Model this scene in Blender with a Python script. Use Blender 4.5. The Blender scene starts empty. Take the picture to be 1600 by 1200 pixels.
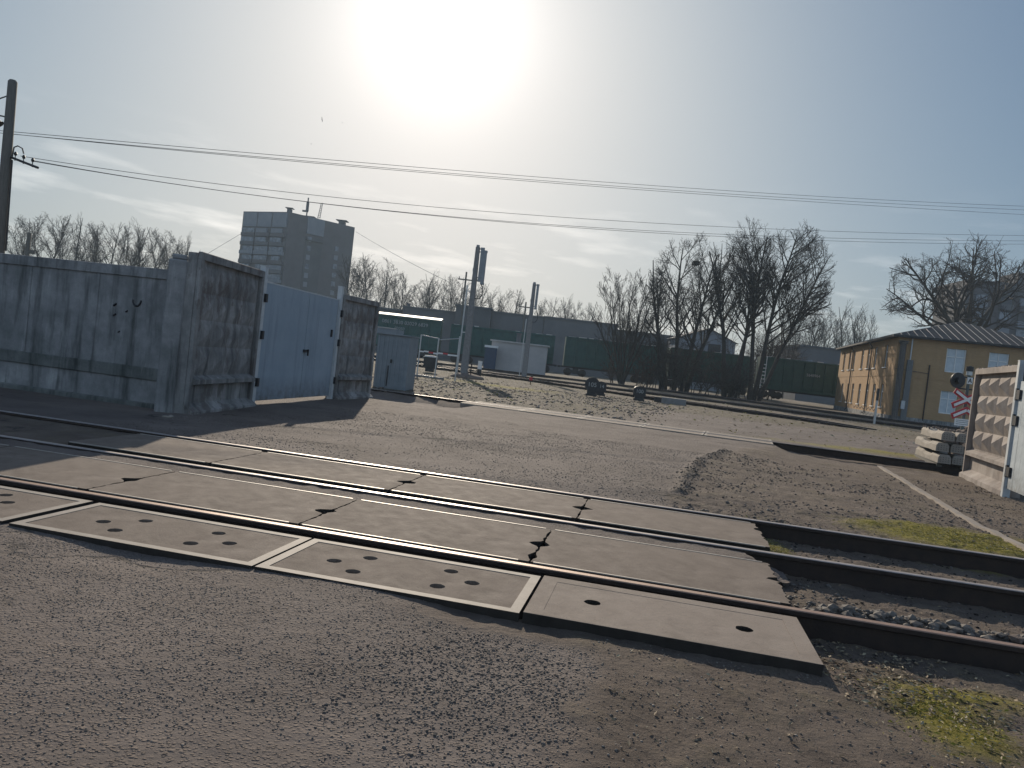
import bpy, bmesh, math, random
import numpy as np
from mathutils import Vector, Matrix
from mathutils.geometry import delaunay_2d_cdt

# ------------------------------------------------------------------ camera, sky, sun, exposure
S = bpy.context.scene
COL = S.collection
ROLL, HOR, CAMH, FPX = 6.5, 562.0, 1.4, 1200.0          # photo 1600x1200, 27 mm lens
_r = math.radians(ROLL); _p = math.atan((600 - HOR) * math.cos(_r) / FPX)
FWD = Vector((0, math.cos(_p), -math.sin(_p)))
_u0 = Vector((0, math.sin(_p), math.cos(_p))); _r0 = Vector((1, 0, 0))
RT = _r0 * math.cos(_r) + _u0 * math.sin(_r)
UP = -_r0 * math.sin(_r) + _u0 * math.cos(_r)
cam_d = bpy.data.cameras.new('camera'); cam = bpy.data.objects.new('camera', cam_d); COL.objects.link(cam)
cam_d.sensor_width = 36; cam_d.sensor_fit = 'HORIZONTAL'; cam_d.lens = FPX / 1600 * 36
cam_d.clip_start = 0.05; cam_d.clip_end = 6000
M = Matrix((RT, UP, -FWD)).transposed().to_4x4(); M.translation = Vector((0, 0, CAMH)); cam.matrix_world = M
S.camera = cam

def ray(x, y):
    v = FWD * FPX + RT * (x - 800) - UP * (y - 600); return v.normalized()
def at(x, y, Y):                                         # point of the photo at distance Y into the scene
    v = ray(x, y); t = Y / v.y; return Vector((v.x * t, Y, CAMH + v.z * t))

SUN_EL, SUN_AZ = math.radians(22.6), math.radians(-8.0)  # azimuth from +Y towards +X
SUN_DIR = Vector((math.sin(SUN_AZ) * math.cos(SUN_EL), math.cos(SUN_AZ) * math.cos(SUN_EL), math.sin(SUN_EL)))
sd = bpy.data.lights.new('sun', 'SUN'); sd.energy = 4.9; sd.angle = math.radians(0.53); sd.color = (1.0, 0.875, 0.71)
so = bpy.data.objects.new('sun', sd); COL.objects.link(so)
so.rotation_euler = SUN_DIR.to_track_quat('Z', 'Y').to_euler()

W = bpy.data.worlds.new('World'); S.world = W; W.use_nodes = True
nt = W.node_tree; nt.nodes.clear()
def wn(t, **k):
    n = nt.nodes.new(t)
    for a, b in k.items(): setattr(n, a, b)
    return n
sky = wn('ShaderNodeTexSky', sky_type='NISHITA', sun_disc=False, sun_elevation=SUN_EL, sun_rotation=SUN_AZ,
         altitude=0, air_density=1.0, dust_density=2.2, ozone_density=1.0)
bg = wn('ShaderNodeBackground'); bg.inputs['Strength'].default_value = 0.10
out = wn('ShaderNodeOutputWorld')
tc = wn('ShaderNodeTexCoord')
dot = wn('ShaderNodeVectorMath', operation='DOT_PRODUCT'); dot.inputs[1].default_value = SUN_DIR
nt.links.new(tc.outputs['Generated'], dot.inputs[0])
def wm(op, a, b=None, c=None):
    n = wn('ShaderNodeMath', operation=op)
    for i, v in enumerate((a, b, c)):
        if v is None: continue
        if isinstance(v, (int, float)): n.inputs[i].default_value = v
        else: nt.links.new(v, n.inputs[i])
    return n.outputs[0]
d0 = wm('MAXIMUM', dot.outputs['Value'], 0.0)
glow = wm('ADD', wm('MULTIPLY', wm('POWER', d0, 200.0), 4.0), wm('ADD', wm('MULTIPLY', wm('POWER', d0, 60.0), 1.7), wm('MULTIPLY', wm('POWER', d0, 10.0), 1.0)))
# thin streaky clouds low over the horizon
sep = wn('ShaderNodeSeparateXYZ'); nt.links.new(tc.outputs['Generated'], sep.inputs[0])
comb = wn('ShaderNodeCombineXYZ')
nt.links.new(wm('MULTIPLY', sep.outputs[0], 7.0), comb.inputs[0]); nt.links.new(wm('MULTIPLY', sep.outputs[1], 7.0), comb.inputs[1])
nt.links.new(wm('ADD', wm('MULTIPLY', sep.outputs[2], 42.0), wm('MULTIPLY', sep.outputs[0], 2.0)), comb.inputs[2])
cn = wn('ShaderNodeTexNoise'); cn.inputs['Scale'].default_value = 1.0; cn.inputs['Detail'].default_value = 7; cn.inputs['Roughness'].default_value = 0.55
nt.links.new(comb.outputs[0], cn.inputs['Vector'])
cr = wn('ShaderNodeMapRange'); cr.inputs[1].default_value = 0.53; cr.inputs[2].default_value = 0.76; nt.links.new(cn.outputs['Fac'], cr.inputs[0])
band = wn('ShaderNodeMapRange', interpolation_type='SMOOTHSTEP'); band.inputs[1].default_value = 0.26; band.inputs[2].default_value = 0.10
nt.links.new(sep.outputs[2], band.inputs[0])
cloud = wm('MULTIPLY', cr.outputs[0], band.outputs[0])
def wvec(op, a, b):
    n = wn('ShaderNodeVectorMath', operation=op)
    for i, v in enumerate((a, b)):
        if isinstance(v, tuple): n.inputs[i].default_value = v
        else: nt.links.new(v, n.inputs[i])
    return n.outputs[0]
def wscale(v, s):
    n = wn('ShaderNodeVectorMath', operation='SCALE')
    if isinstance(v, tuple): n.inputs[0].default_value = v
    else: nt.links.new(v, n.inputs[0])
    if isinstance(s, (int, float)): n.inputs['Scale'].default_value = s
    else: nt.links.new(s, n.inputs['Scale'])
    return n.outputs[0]
# bright thin haze: the sky near the sun saturates, the far side gets an added blue fill
hz = wvec('MULTIPLY', wvec('DIVIDE', sky.outputs[0], wvec('ADD', sky.outputs[0], (22.0, 12.6, 7.2))), (10.9, 9.45, 8.45))
back_fill = wn('ShaderNodeMapRange', interpolation_type='SMOOTHSTEP'); back_fill.inputs[1].default_value = 0.55; back_fill.inputs[2].default_value = -0.3; nt.links.new(dot.outputs['Value'], back_fill.inputs[0])
hz = wvec('ADD', hz, wscale((2.4, 2.9, 3.4), back_fill.outputs[0]))  # blue fill added behind the camera, out of view, to brighten shaded walls
tot = wvec('ADD', hz, wscale((1.0, 0.95, 0.90), glow))
tot = wvec('ADD', tot, wscale((3.4, 3.1, 2.8), cloud))
nt.links.new(tot, bg.inputs['Color']); nt.links.new(bg.outputs[0], out.inputs['Surface'])

S.render.engine = 'CYCLES'
S.view_settings.view_transform = 'Standard'; S.view_settings.look = 'None'
S.view_settings.exposure = 0.0; S.view_settings.gamma = 1.0
S.cycles.max_bounces = 5; S.cycles.diffuse_bounces = 2; S.cycles.glossy_bounces = 2; S.cycles.volume_bounces = 0
S.cycles.sample_clamp_indirect = 6.0

# ------------------------------------------------------------------ helpers
R = random.Random(7)
class MB:
    def __init__(s): s.v = []; s.f = []; s.m = []
    def quad(s, pts, mi=0):
        n = len(s.v); s.v += [tuple(p) for p in pts]; s.f.append(tuple(range(n, n + len(pts)))); s.m.append(mi)
    def box(s, x0, x1, y0, y1, z0, z1, mi=0, T=None):
        P = [(x0,y0,z0),(x1,y0,z0),(x1,y1,z0),(x0,y1,z0),(x0,y0,z1),(x1,y0,z1),(x1,y1,z1),(x0,y1,z1)]
        if T is not None: P = [tuple(T @ Vector(p)) for p in P]
        n = len(s.v); s.v += P
        for q in ((0,3,2,1),(4,5,6,7),(0,1,5,4),(1,2,6,5),(2,3,7,6),(3,0,4,7)):
            s.f.append(tuple(n + i for i in q)); s.m.append(mi)
    def prism(s, poly, z0, z1, mi=0, mtop=None):
        n = len(s.v); k = len(poly)
        s.v += [(p[0], p[1], z0) for p in poly] + [(p[0], p[1], z1) for p in poly]
        s.f.append(tuple(n + k + i for i in range(k))); s.m.append(mi if mtop is None else mtop)
        s.f.append(tuple(n + k - 1 - i for i in range(k))); s.m.append(mi)
        for i in range(k):
            j = (i + 1) % k; s.f.append((n + i, n + j, n + k + j, n + k + i)); s.m.append(mi)
    def tube(s, pts, rad, n=8, mi=0, cap=True):
        pts = [Vector(p) for p in pts]
        if isinstance(rad, (int, float)): rad = [rad] * len(pts)
        b = len(s.v); side = None
        for i, p in enumerate(pts):
            d = (pts[min(i + 1, len(pts) - 1)] - pts[max(i - 1, 0)]).normalized()
            if side is None:
                side = d.cross(Vector((0, 0, 1)) if abs(d.z) < 0.9 else Vector((1, 0, 0))).normalized()
            else:
                side = (side - d * side.dot(d)); side = side.normalized() if side.length > 1e-6 else d.orthogonal().normalized()
            o = d.cross(side)
            for k in range(n):
                a = 2 * math.pi * k / n; s.v.append(tuple(p + (side * math.cos(a) + o * math.sin(a)) * rad[i]))
        for i in range(len(pts) - 1):
            for k in range(n):
                k2 = (k + 1) % n; s.f.append((b + i*n + k, b + i*n + k2, b + (i+1)*n + k2, b + (i+1)*n + k)); s.m.append(mi)
        if cap:
            s.f.append(tuple(b + n - 1 - k for k in range(n))); s.m.append(mi)
            e = b + (len(pts) - 1) * n; s.f.append(tuple(e + k for k in range(n))); s.m.append(mi)
    def build(s, name, mats, parent=None, smooth=False, loc=None, rz=0, bevel=0):
        me = bpy.data.meshes.new(name); me.from_pydata(s.v, [], s.f)
        if not isinstance(mats, (list, tuple)): mats = [mats]
        for m in mats: me.materials.append(m)
        me.polygons.foreach_set('material_index', s.m)
        if smooth: me.polygons.foreach_set('use_smooth', [True] * len(s.f))
        me.update()
        if bevel:
            bm = bmesh.new(); bm.from_mesh(me); bmesh.ops.remove_doubles(bm, verts=bm.verts, dist=1e-5)
            es = [e for e in bm.edges if len(e.link_faces) == 2 and e.calc_face_angle(0) > 0.5]
            bmesh.ops.bevel(bm, geom=es, offset=bevel, segments=1, affect='EDGES', clamp_overlap=True)
            bm.to_mesh(me); bm.free()
        o = bpy.data.objects.new(name, me); COL.objects.link(o)
        if parent: o.parent = parent
        if loc is not None: o.location = loc
        if rz: o.rotation_euler[2] = rz
        return o
def tag(o, label=None, cat=None, group=None, kind=None):
    if label: o['label'] = label
    if cat: o['category'] = cat
    if group: o['group'] = group
    if kind: o['kind'] = kind
    return o
def thing(name, label, cat, loc=(0,0,0), rz=0, group=None):
    o = bpy.data.objects.new(name, None); COL.objects.link(o); o.location = loc; o.rotation_euler[2] = rz
    o.empty_display_size = 0.2
    return tag(o, label, cat, group)
def copy_thing(src, loc, rz=0, sc=None, label=None):
    r = src.copy(); COL.objects.link(r); r.location = loc; r.rotation_euler[2] = rz
    if sc is not None: r.scale = sc
    if label: r['label'] = label
    for ch in src.children:
        c = ch.copy(); COL.objects.link(c); c.parent = r
        for g in ch.children:
            d = g.copy(); COL.objects.link(d); d.parent = c
    return r

# ------------------------------------------------------------------ materials
class NB:                                                 # small node-tree builder
    def __init__(s, name):
        s.mat = bpy.data.materials.new(name); s.mat.use_nodes = True; s.t = s.mat.node_tree
        s.b = s.t.nodes['Principled BSDF']
        s.tc = s.t.nodes.new('ShaderNodeTexCoord')
    def n(s, t, **k):
        x = s.t.nodes.new(t)
        for a, b in k.items(): setattr(x, a, b)
        return x
    def l(s, a, b): s.t.links.new(a, b)
    def coord(s, sc=(1,1,1), src='Object'):
        m = s.n('ShaderNodeMapping'); m.inputs['Scale'].default_value = sc; s.l(s.tc.outputs[src], m.inputs[0]); return m.outputs[0]
    def noise(s, scale, detail=6, rough=0.6, vec=None, dist=0.0):
        x = s.n('ShaderNodeTexNoise'); x.inputs['Scale'].default_value = scale; x.inputs['Detail'].default_value = detail
        x.inputs['Roughness'].default_value = rough; x.inputs['Distortion'].default_value = dist
        s.l(vec if vec is not None else s.coord(), x.inputs['Vector']); return x.outputs['Fac']
    def vor(s, scale, vec=None, feature='F1', out='Distance'):
        x = s.n('ShaderNodeTexVoronoi', feature=feature); x.inputs['Scale'].default_value = scale
        s.l(vec if vec is not None else s.coord(), x.inputs['Vector']); return x.outputs[out]
    def ramp(s, fac, stops):
        x = s.n('ShaderNodeValToRGB'); e = x.color_ramp.elements
        while len(e) < len(stops): e.new(0.5)
        for i, (p, c) in enumerate(stops):
            e[i].position = p; e[i].color = (*c, 1) if len(c) == 3 else c
        s.l(fac, x.inputs[0]); return x.outputs[0]
    def mr(s, fac, a, b, c=0.0, d=1.0):
        x = s.n('ShaderNodeMapRange'); 
        for i, v in enumerate((a, b, c, d)): x.inputs[i + 1].default_value = v
        s.l(fac, x.inputs[0]); return x.outputs[0]
    def mix(s, fac, a, b, mode='MIX'):
        x = s.n('ShaderNodeMix', data_type='RGBA', blend_type=mode)
        for inp, v in ((x.inputs['Factor'], fac), (x.inputs['A'], a), (x.inputs['B'], b)):
            if isinstance(v, (int, float)): inp.default_value = v
            elif isinstance(v, tuple): inp.default_value = (*v, 1)
            else: s.l(v, inp)
        return x.outputs['Result']
    def math(s, op, a, b=0.0):
        x = s.n('ShaderNodeMath', operation=op)
        for i, v in enumerate((a, b)):
            if isinstance(v, (int, float)): x.inputs[i].default_value = v
            else: s.l(v, x.inputs[i])
        return x.outputs[0]
    def bump(s, h, strength=0.5, dist=0.02, prev=None):
        x = s.n('ShaderNodeBump'); x.inputs['Strength'].default_value = strength; x.inputs['Distance'].default_value = dist
        s.l(h, x.inputs['Height'])
        if prev is not None: s.l(prev, x.inputs['Normal'])
        return x.outputs[0]
    def attr(s, name):
        x = s.n('ShaderNodeAttribute', attribute_name=name); return x.outputs['Fac']
    def fin(s, col=None, rough=0.85, metal=0.0, normal=None, spec=None):
        if col is not None:
            if isinstance(col, tuple): s.b.inputs['Base Color'].default_value = (*col, 1)
            else: s.l(col, s.b.inputs['Base Color'])
        if isinstance(rough, (int, float)): s.b.inputs['Roughness'].default_value = rough
        else: s.l(rough, s.b.inputs['Roughness'])
        s.b.inputs['Metallic'].default_value = metal
        if spec is not None: s.b.inputs['Specular IOR Level'].default_value = spec
        if normal is not None: s.l(normal, s.b.inputs['Normal'])
        return s.mat

def plain(name, a, b, scale=6, rough=0.8, bump=0.15, bscale=60, bdist=0.01, metal=0.0, spec=None, sc=(1,1,1)):
    x = NB(name); v = x.coord(sc)
    c = x.ramp(x.noise(scale, 8, 0.65, v), [(0.3, a), (0.7, b)])
    nrm = x.bump(x.noise(bscale, 5, 0.6, v), bump, bdist) if bump else None
    return x.fin(c, rough, metal, nrm, spec)

def concrete_wall(name, base, dark, light, streak=0.5, patch=None):
    x = NB(name)
    st = x.noise(5.5, 6, 0.6, x.coord((1.0, 1.0, 0.12)))
    bl = x.noise(1.6, 8, 0.68)
    fine = x.noise(22, 6, 0.7)
    c = x.ramp(bl, [(0.28, dark), (0.52, base), (0.75, light)])
    c = x.mix(x.mr(st, 0.50, 0.68, 0, streak), c, tuple(k * 0.42 for k in dark))
    c = x.mix(x.mr(st, 0.40, 0.28, 0, 0.5), c, tuple(min(1, k * 1.25) for k in light))
    c = x.mix(x.mr(fine, 0.55, 0.8, 0, 0.45), c, dark)
    if patch: c = x.mix(x.mr(x.noise(2.6, 6, 0.7, x.coord((1, 1, 0.5))), 0.54, 0.6, 0, 0.75), c, patch)
    n = x.bump(fine, 0.35, 0.015); n = x.bump(x.vor(60), 0.15, 0.004, n)
    return x.fin(c, 0.9, 0, n, 0.25)

M_wall = concrete_wall('weathered_concrete', (0.235,0.235,0.235), (0.115,0.125,0.12), (0.37,0.37,0.36), 0.8)
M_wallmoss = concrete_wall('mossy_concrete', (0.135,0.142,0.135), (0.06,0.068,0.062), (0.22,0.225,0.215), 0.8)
M_wallp = concrete_wall('peeling_concrete', (0.24,0.235,0.225), (0.12,0.12,0.12), (0.40,0.385,0.37), 0.7, (0.135,0.115,0.105))
M_relief = concrete_wall('relief_concrete', (0.30,0.26,0.23), (0.20,0.165,0.145), (0.40,0.36,0.325), 0.35)
def slab_mat(name, a, b, c):
    x = NB(name)
    k = x.ramp(x.noise(2.2, 8, 0.7), [(0.25, a), (0.5, b), (0.75, c)])
    k = x.mix(x.mr(x.noise(90, 3, 0.5), 0.60, 0.72, 0, 0.5), k, tuple(q * 0.55 for q in a))
    k = x.mix(x.mr(x.noise(5, 7, 0.75, x.coord((1, 1, 1))), 0.6, 0.7, 0, 0.4), k, tuple(q * 0.7 for q in a))
    k = x.mix(x.mr(x.noise(1.3, 5, 0.7), 0.52, 0.68, 0, 0.45), k, tuple(q * 0.62 for q in a))
    k = x.mix(x.mr(x.vor(38), 0.16, 0.08, 0, 0.55), k, tuple(q * 1.15 for q in c))
    n = x.bump(x.noise(45, 6, 0.7), 0.35, 0.012); n = x.bump(x.noise(260, 3, 0.6), 0.45, 0.004, n)
    return x.fin(k, x.mr(x.noise(6), 0.3, 0.7, 0.8, 0.95), 0, n, 0.14)
M_slab = slab_mat('slab_concrete', (0.125,0.100,0.081), (0.188,0.153,0.126), (0.245,0.203,0.168))
M_slab2 = slab_mat('smooth_slab_concrete', (0.215,0.177,0.146), (0.27,0.225,0.187), (0.31,0.26,0.217))
M_frame = plain('worn_steel_frame', (0.20,0.175,0.15), (0.28,0.248,0.215), 9, 0.75, 0.3, 90, 0.004, 0.1)
M_edge = plain('steel_angle', (0.28,0.25,0.22), (0.38,0.345,0.30), 20, 0.55, 0.15, 100, 0.003, 0.3)
M_railtop = plain('rail_running_face', (0.30,0.26,0.24), (0.42,0.37,0.34), 12, 0.45, 0.1, 90, 0.003, 0.5)
M_railrust = plain('rail_rust_top', (0.24,0.15,0.105), (0.34,0.225,0.165), 14, 0.5, 0.3, 90, 0.004, 0.3)
M_rust = plain('rust_dark', (0.022,0.015,0.012), (0.045,0.028,0.020), 9, 0.8, 0.4, 60, 0.008, 0.1)
M_soil_shade = plain('soil_and_side_shade', (0.018,0.014,0.011), (0.036,0.029,0.023), 9, 0.95, 0.5, 40)  # near-black: shade of slab sides put into the colour; also loose soil clods
M_dark = plain('dark_void', (0.012,0.011,0.01), (0.022,0.02,0.018), 9, 0.95, 0.3, 60)
M_black = plain('black_paint', (0.012,0.012,0.014), (0.025,0.025,0.028), 9, 0.45, 0.1, 60)
def gate_mat(name, a, c):
    x = NB(name)
    k = x.ramp(x.noise(1.1, 6, 0.65), [(0.3, a), (0.7, c)])
    k = x.mix(x.mr(x.noise(5, 6, 0.65, x.coord((1, 1, 0.08))), 0.52, 0.72, 0, 0.45), k, tuple(q * 0.55 for q in a))
    k = x.mix(x.mr(x.noise(7, 7, 0.75, x.coord((1, 1, 0.3))), 0.66, 0.72, 0, 0.8), k, (0.15, 0.075, 0.035))
    sp = x.n('ShaderNodeSeparateXYZ'); x.l(x.tc.outputs['Object'], sp.inputs[0])
    k = x.mix(x.math('MULTIPLY', x.mr(sp.outputs[2], 0.55, 0.05, 0, 1), x.mr(x.noise(6, 5, 0.7), 0.35, 0.65, 0.2, 0.8)), k, (0.12, 0.10, 0.08))
    n = x.bump(x.noise(2.6, 4, 0.6), 0.35, 0.06)
    return x.fin(k, 0.6, 0, n, 0.3)
M_gate = gate_mat('blue_grey_gate_paint', (0.25,0.31,0.36), (0.32,0.375,0.425))
M_gate2 = gate_mat('pale_blue_gate_paint', (0.34,0.39,0.42), (0.43,0.48,0.51))
M_gpost = plain('pale_grey_post_paint', (0.42,0.44,0.45), (0.55,0.57,0.57), 8, 0.5, 0.1, 60)
M_shed = plain('grey_shed_sheet', (0.16,0.19,0.21), (0.23,0.26,0.28), 3, 0.6, 0.2, 20)
M_blue = plain('blue_plastic', (0.02,0.04,0.08), (0.03,0.055,0.105), 5, 0.5, 0.1)
M_white = plain('white_paint', (0.62,0.62,0.60), (0.80,0.80,0.78), 14, 0.55, 0.1)
M_red = plain('red_paint', (0.40,0.02,0.03), (0.52,0.04,0.05), 14, 0.5, 0.1)
M_polec = plain('pole_concrete', (0.17,0.165,0.16), (0.25,0.245,0.24), 6, 0.85, 0.2)
M_wood = plain('weathered_pole_wood', (0.09,0.085,0.075), (0.16,0.15,0.13), 5, 0.85, 0.4, 30, 0.01, 0, None, (8,8,0.6))
M_metal = plain('grey_steel', (0.18,0.19,0.20), (0.28,0.29,0.30), 12, 0.45, 0.1, 60, 0.004, 0.6)
M_galv = plain('galvanised_tube', (0.42,0.43,0.43), (0.55,0.56,0.56), 12, 0.4, 0.1, 60, 0.004, 0.6)
M_galvd = plain('faded_lettering', (0.26,0.27,0.27), (0.40,0.41,0.41), 9, 0.7, 0)
M_wire = plain('wire_dark', (0.04,0.04,0.045), (0.07,0.07,0.075), 12, 0.6, 0)
M_wagon = plain('green_wagon_paint', (0.010,0.055,0.050), (0.022,0.095,0.080), 2, 0.55, 0.15, 12, 0.02)
M_wagon2 = plain('dark_green_wagon_paint', (0.008,0.042,0.030), (0.018,0.075,0.055), 2, 0.6, 0.15, 12, 0.02)
M_wtop = plain('wagon_top_edge', (0.35,0.33,0.31), (0.52,0.50,0.48), 3, 0.6, 0.2, 12, 0.02, 0.0)
M_hall = plain('grey_hall_wall', (0.085,0.09,0.10), (0.125,0.13,0.14), 0.25, 0.9, 0.1, 3)
M_hall2 = plain('dull_hall_wall', (0.065,0.07,0.078), (0.095,0.10,0.108), 0.3, 0.9, 0.1, 3)
M_tower = plain('tower_brick', (0.085,0.083,0.09), (0.115,0.112,0.12), 0.3, 0.9, 0.1, 4)
M_tpanel = plain('tower_pale_panel', (0.16,0.18,0.21), (0.21,0.23,0.26), 0.5, 0.85, 0.1, 4)
M_twin = plain('tower_glass', (0.06,0.07,0.09), (0.24,0.27,0.31), 0.9, 0.25, 0, 4)
M_ybrick = None
M_roof = plain('dark_roof_sheet', (0.030,0.030,0.032), (0.050,0.050,0.052), 2, 0.62, 0.1, 6, 0.01, 0.0, 0.2)
M_seam = plain('roof_seam', (0.20,0.20,0.20), (0.30,0.30,0.30), 6, 0.3, 0, 6, 0.01, 0.7)
M_glass = plain('window_glass', (0.05,0.07,0.08), (0.16,0.19,0.21), 1.2, 0.12, 0, 4)
M_winpale = plain('window_blind', (0.40,0.46,0.50), (0.56,0.61,0.64), 2.5, 0.25, 0, 4)
M_bark = plain('bark', (0.030,0.026,0.022), (0.060,0.052,0.045), 8, 0.95, 0.4, 30)
M_twig = plain('twigs', (0.040,0.033,0.028), (0.075,0.062,0.052), 3, 0.95, 0)
M_twigb = plain('brown_twigs', (0.045,0.030,0.022), (0.08,0.052,0.038), 3, 0.95, 0)
M_sleeper = plain('sleeper_concrete', (0.21,0.185,0.155), (0.33,0.295,0.25), 5, 0.9, 0.35, 40)
M_rubble = plain('rubble', (0.12,0.09,0.07), (0.22,0.17,0.14), 6, 0.95, 0.6, 20, 0.05)
M_stone = plain('ballast_stone', (0.075,0.064,0.054), (0.165,0.145,0.125), 3, 0.8, 0.4, 30)
M_pipe = plain('dusty_steel_strip', (0.20,0.165,0.135), (0.30,0.255,0.21), 4, 0.7, 0.3, 40)

def brick_mat():
    x = NB('yellow_brick')
    m = x.n('ShaderNodeTexBrick'); m.inputs['Scale'].default_value = 1.0
    m.inputs['Color1'].default_value = (0.46,0.275,0.135,1); m.inputs['Color2'].default_value = (0.40,0.232,0.108,1); m.inputs['Mortar'].default_value = (0.33,0.26,0.17,1)
    m.inputs['Brick Width'].default_value = 0.26; m.inputs['Row Height'].default_value = 0.08; m.inputs['Mortar Size'].default_value = 0.012
    s = x.n('ShaderNodeSeparateXYZ'); x.l(x.tc.outputs['Object'], s.inputs[0])
    cb = x.n('ShaderNodeCombineXYZ'); x.l(x.math('ADD', s.outputs[0], s.outputs[1]), cb.inputs[0]); x.l(s.outputs[2], cb.inputs[1])
    x.l(cb.outputs[0], m.inputs['Vector'])
    c = x.mix(x.mr(x.noise(0.9, 8, 0.7), 0.35, 0.75, 0, 0.55), m.outputs['Color'], (0.30,0.20,0.10))
    c = x.mix(x.mr(x.noise(1.2, 6, 0.7, x.coord((1,1,0.15))), 0.52, 0.7, 0, 0.5), c, (0.24,0.165,0.10))
    return x.fin(c, 0.9, 0, x.bump(x.noise(20), 0.2, 0.01), 0.2)
M_ybrick = brick_mat()

# ------------------------------------------------------------------ track frame
_A = math.radians(10.75); TU = Vector((math.cos(_A), -math.sin(_A), 0)); TV = Vector((math.sin(_A), math.cos(_A), 0)); TO = Vector((0, 5.333, 0))
def G(u, v, z=0.0): return TO + TU * u + TV * v + Vector((0, 0, z))
R1V, R2V, R3V = 0.0, 1.68, 3.26
# the yard rail (world line)
Y0, Y1 = Vector((-4.6, 24.15, 0)), Vector((11.9, 19.25, 0))

# value noise (numpy)
def vnoise(x, y, f, seed, oct=4, gain=0.5):
    out = np.zeros_like(x); amp = 1.0; tot = 0.0
    for o in range(oct):
        X = x * f; Yy = y * f; xi = np.floor(X).astype(np.int64); yi = np.floor(Yy).astype(np.int64); fx = X - xi; fy = Yy - yi
        fx = fx * fx * (3 - 2 * fx); fy = fy * fy * (3 - 2 * fy)
        def h(a, b):
            n = (a * 374761393 + b * 668265263 + (seed + o * 17) * 982451653) & 0x7fffffff
            n = ((n ^ (n >> 13)) * 1274126177) & 0x7fffffff
            return ((n ^ (n >> 16)) & 0xffff) / 65535.0
        v = (h(xi, yi) * (1 - fx) + h(xi + 1, yi) * fx) * (1 - fy) + (h(xi, yi + 1) * (1 - fx) + h(xi + 1, yi + 1) * fx) * fy
        out += amp * v; tot += amp; amp *= gain; f *= 2.03
    return out / tot
def sst(a, b, x):
    t = np.clip((x - a) / (b - a), 0, 1); return t * t * (3 - 2 * t)

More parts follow.
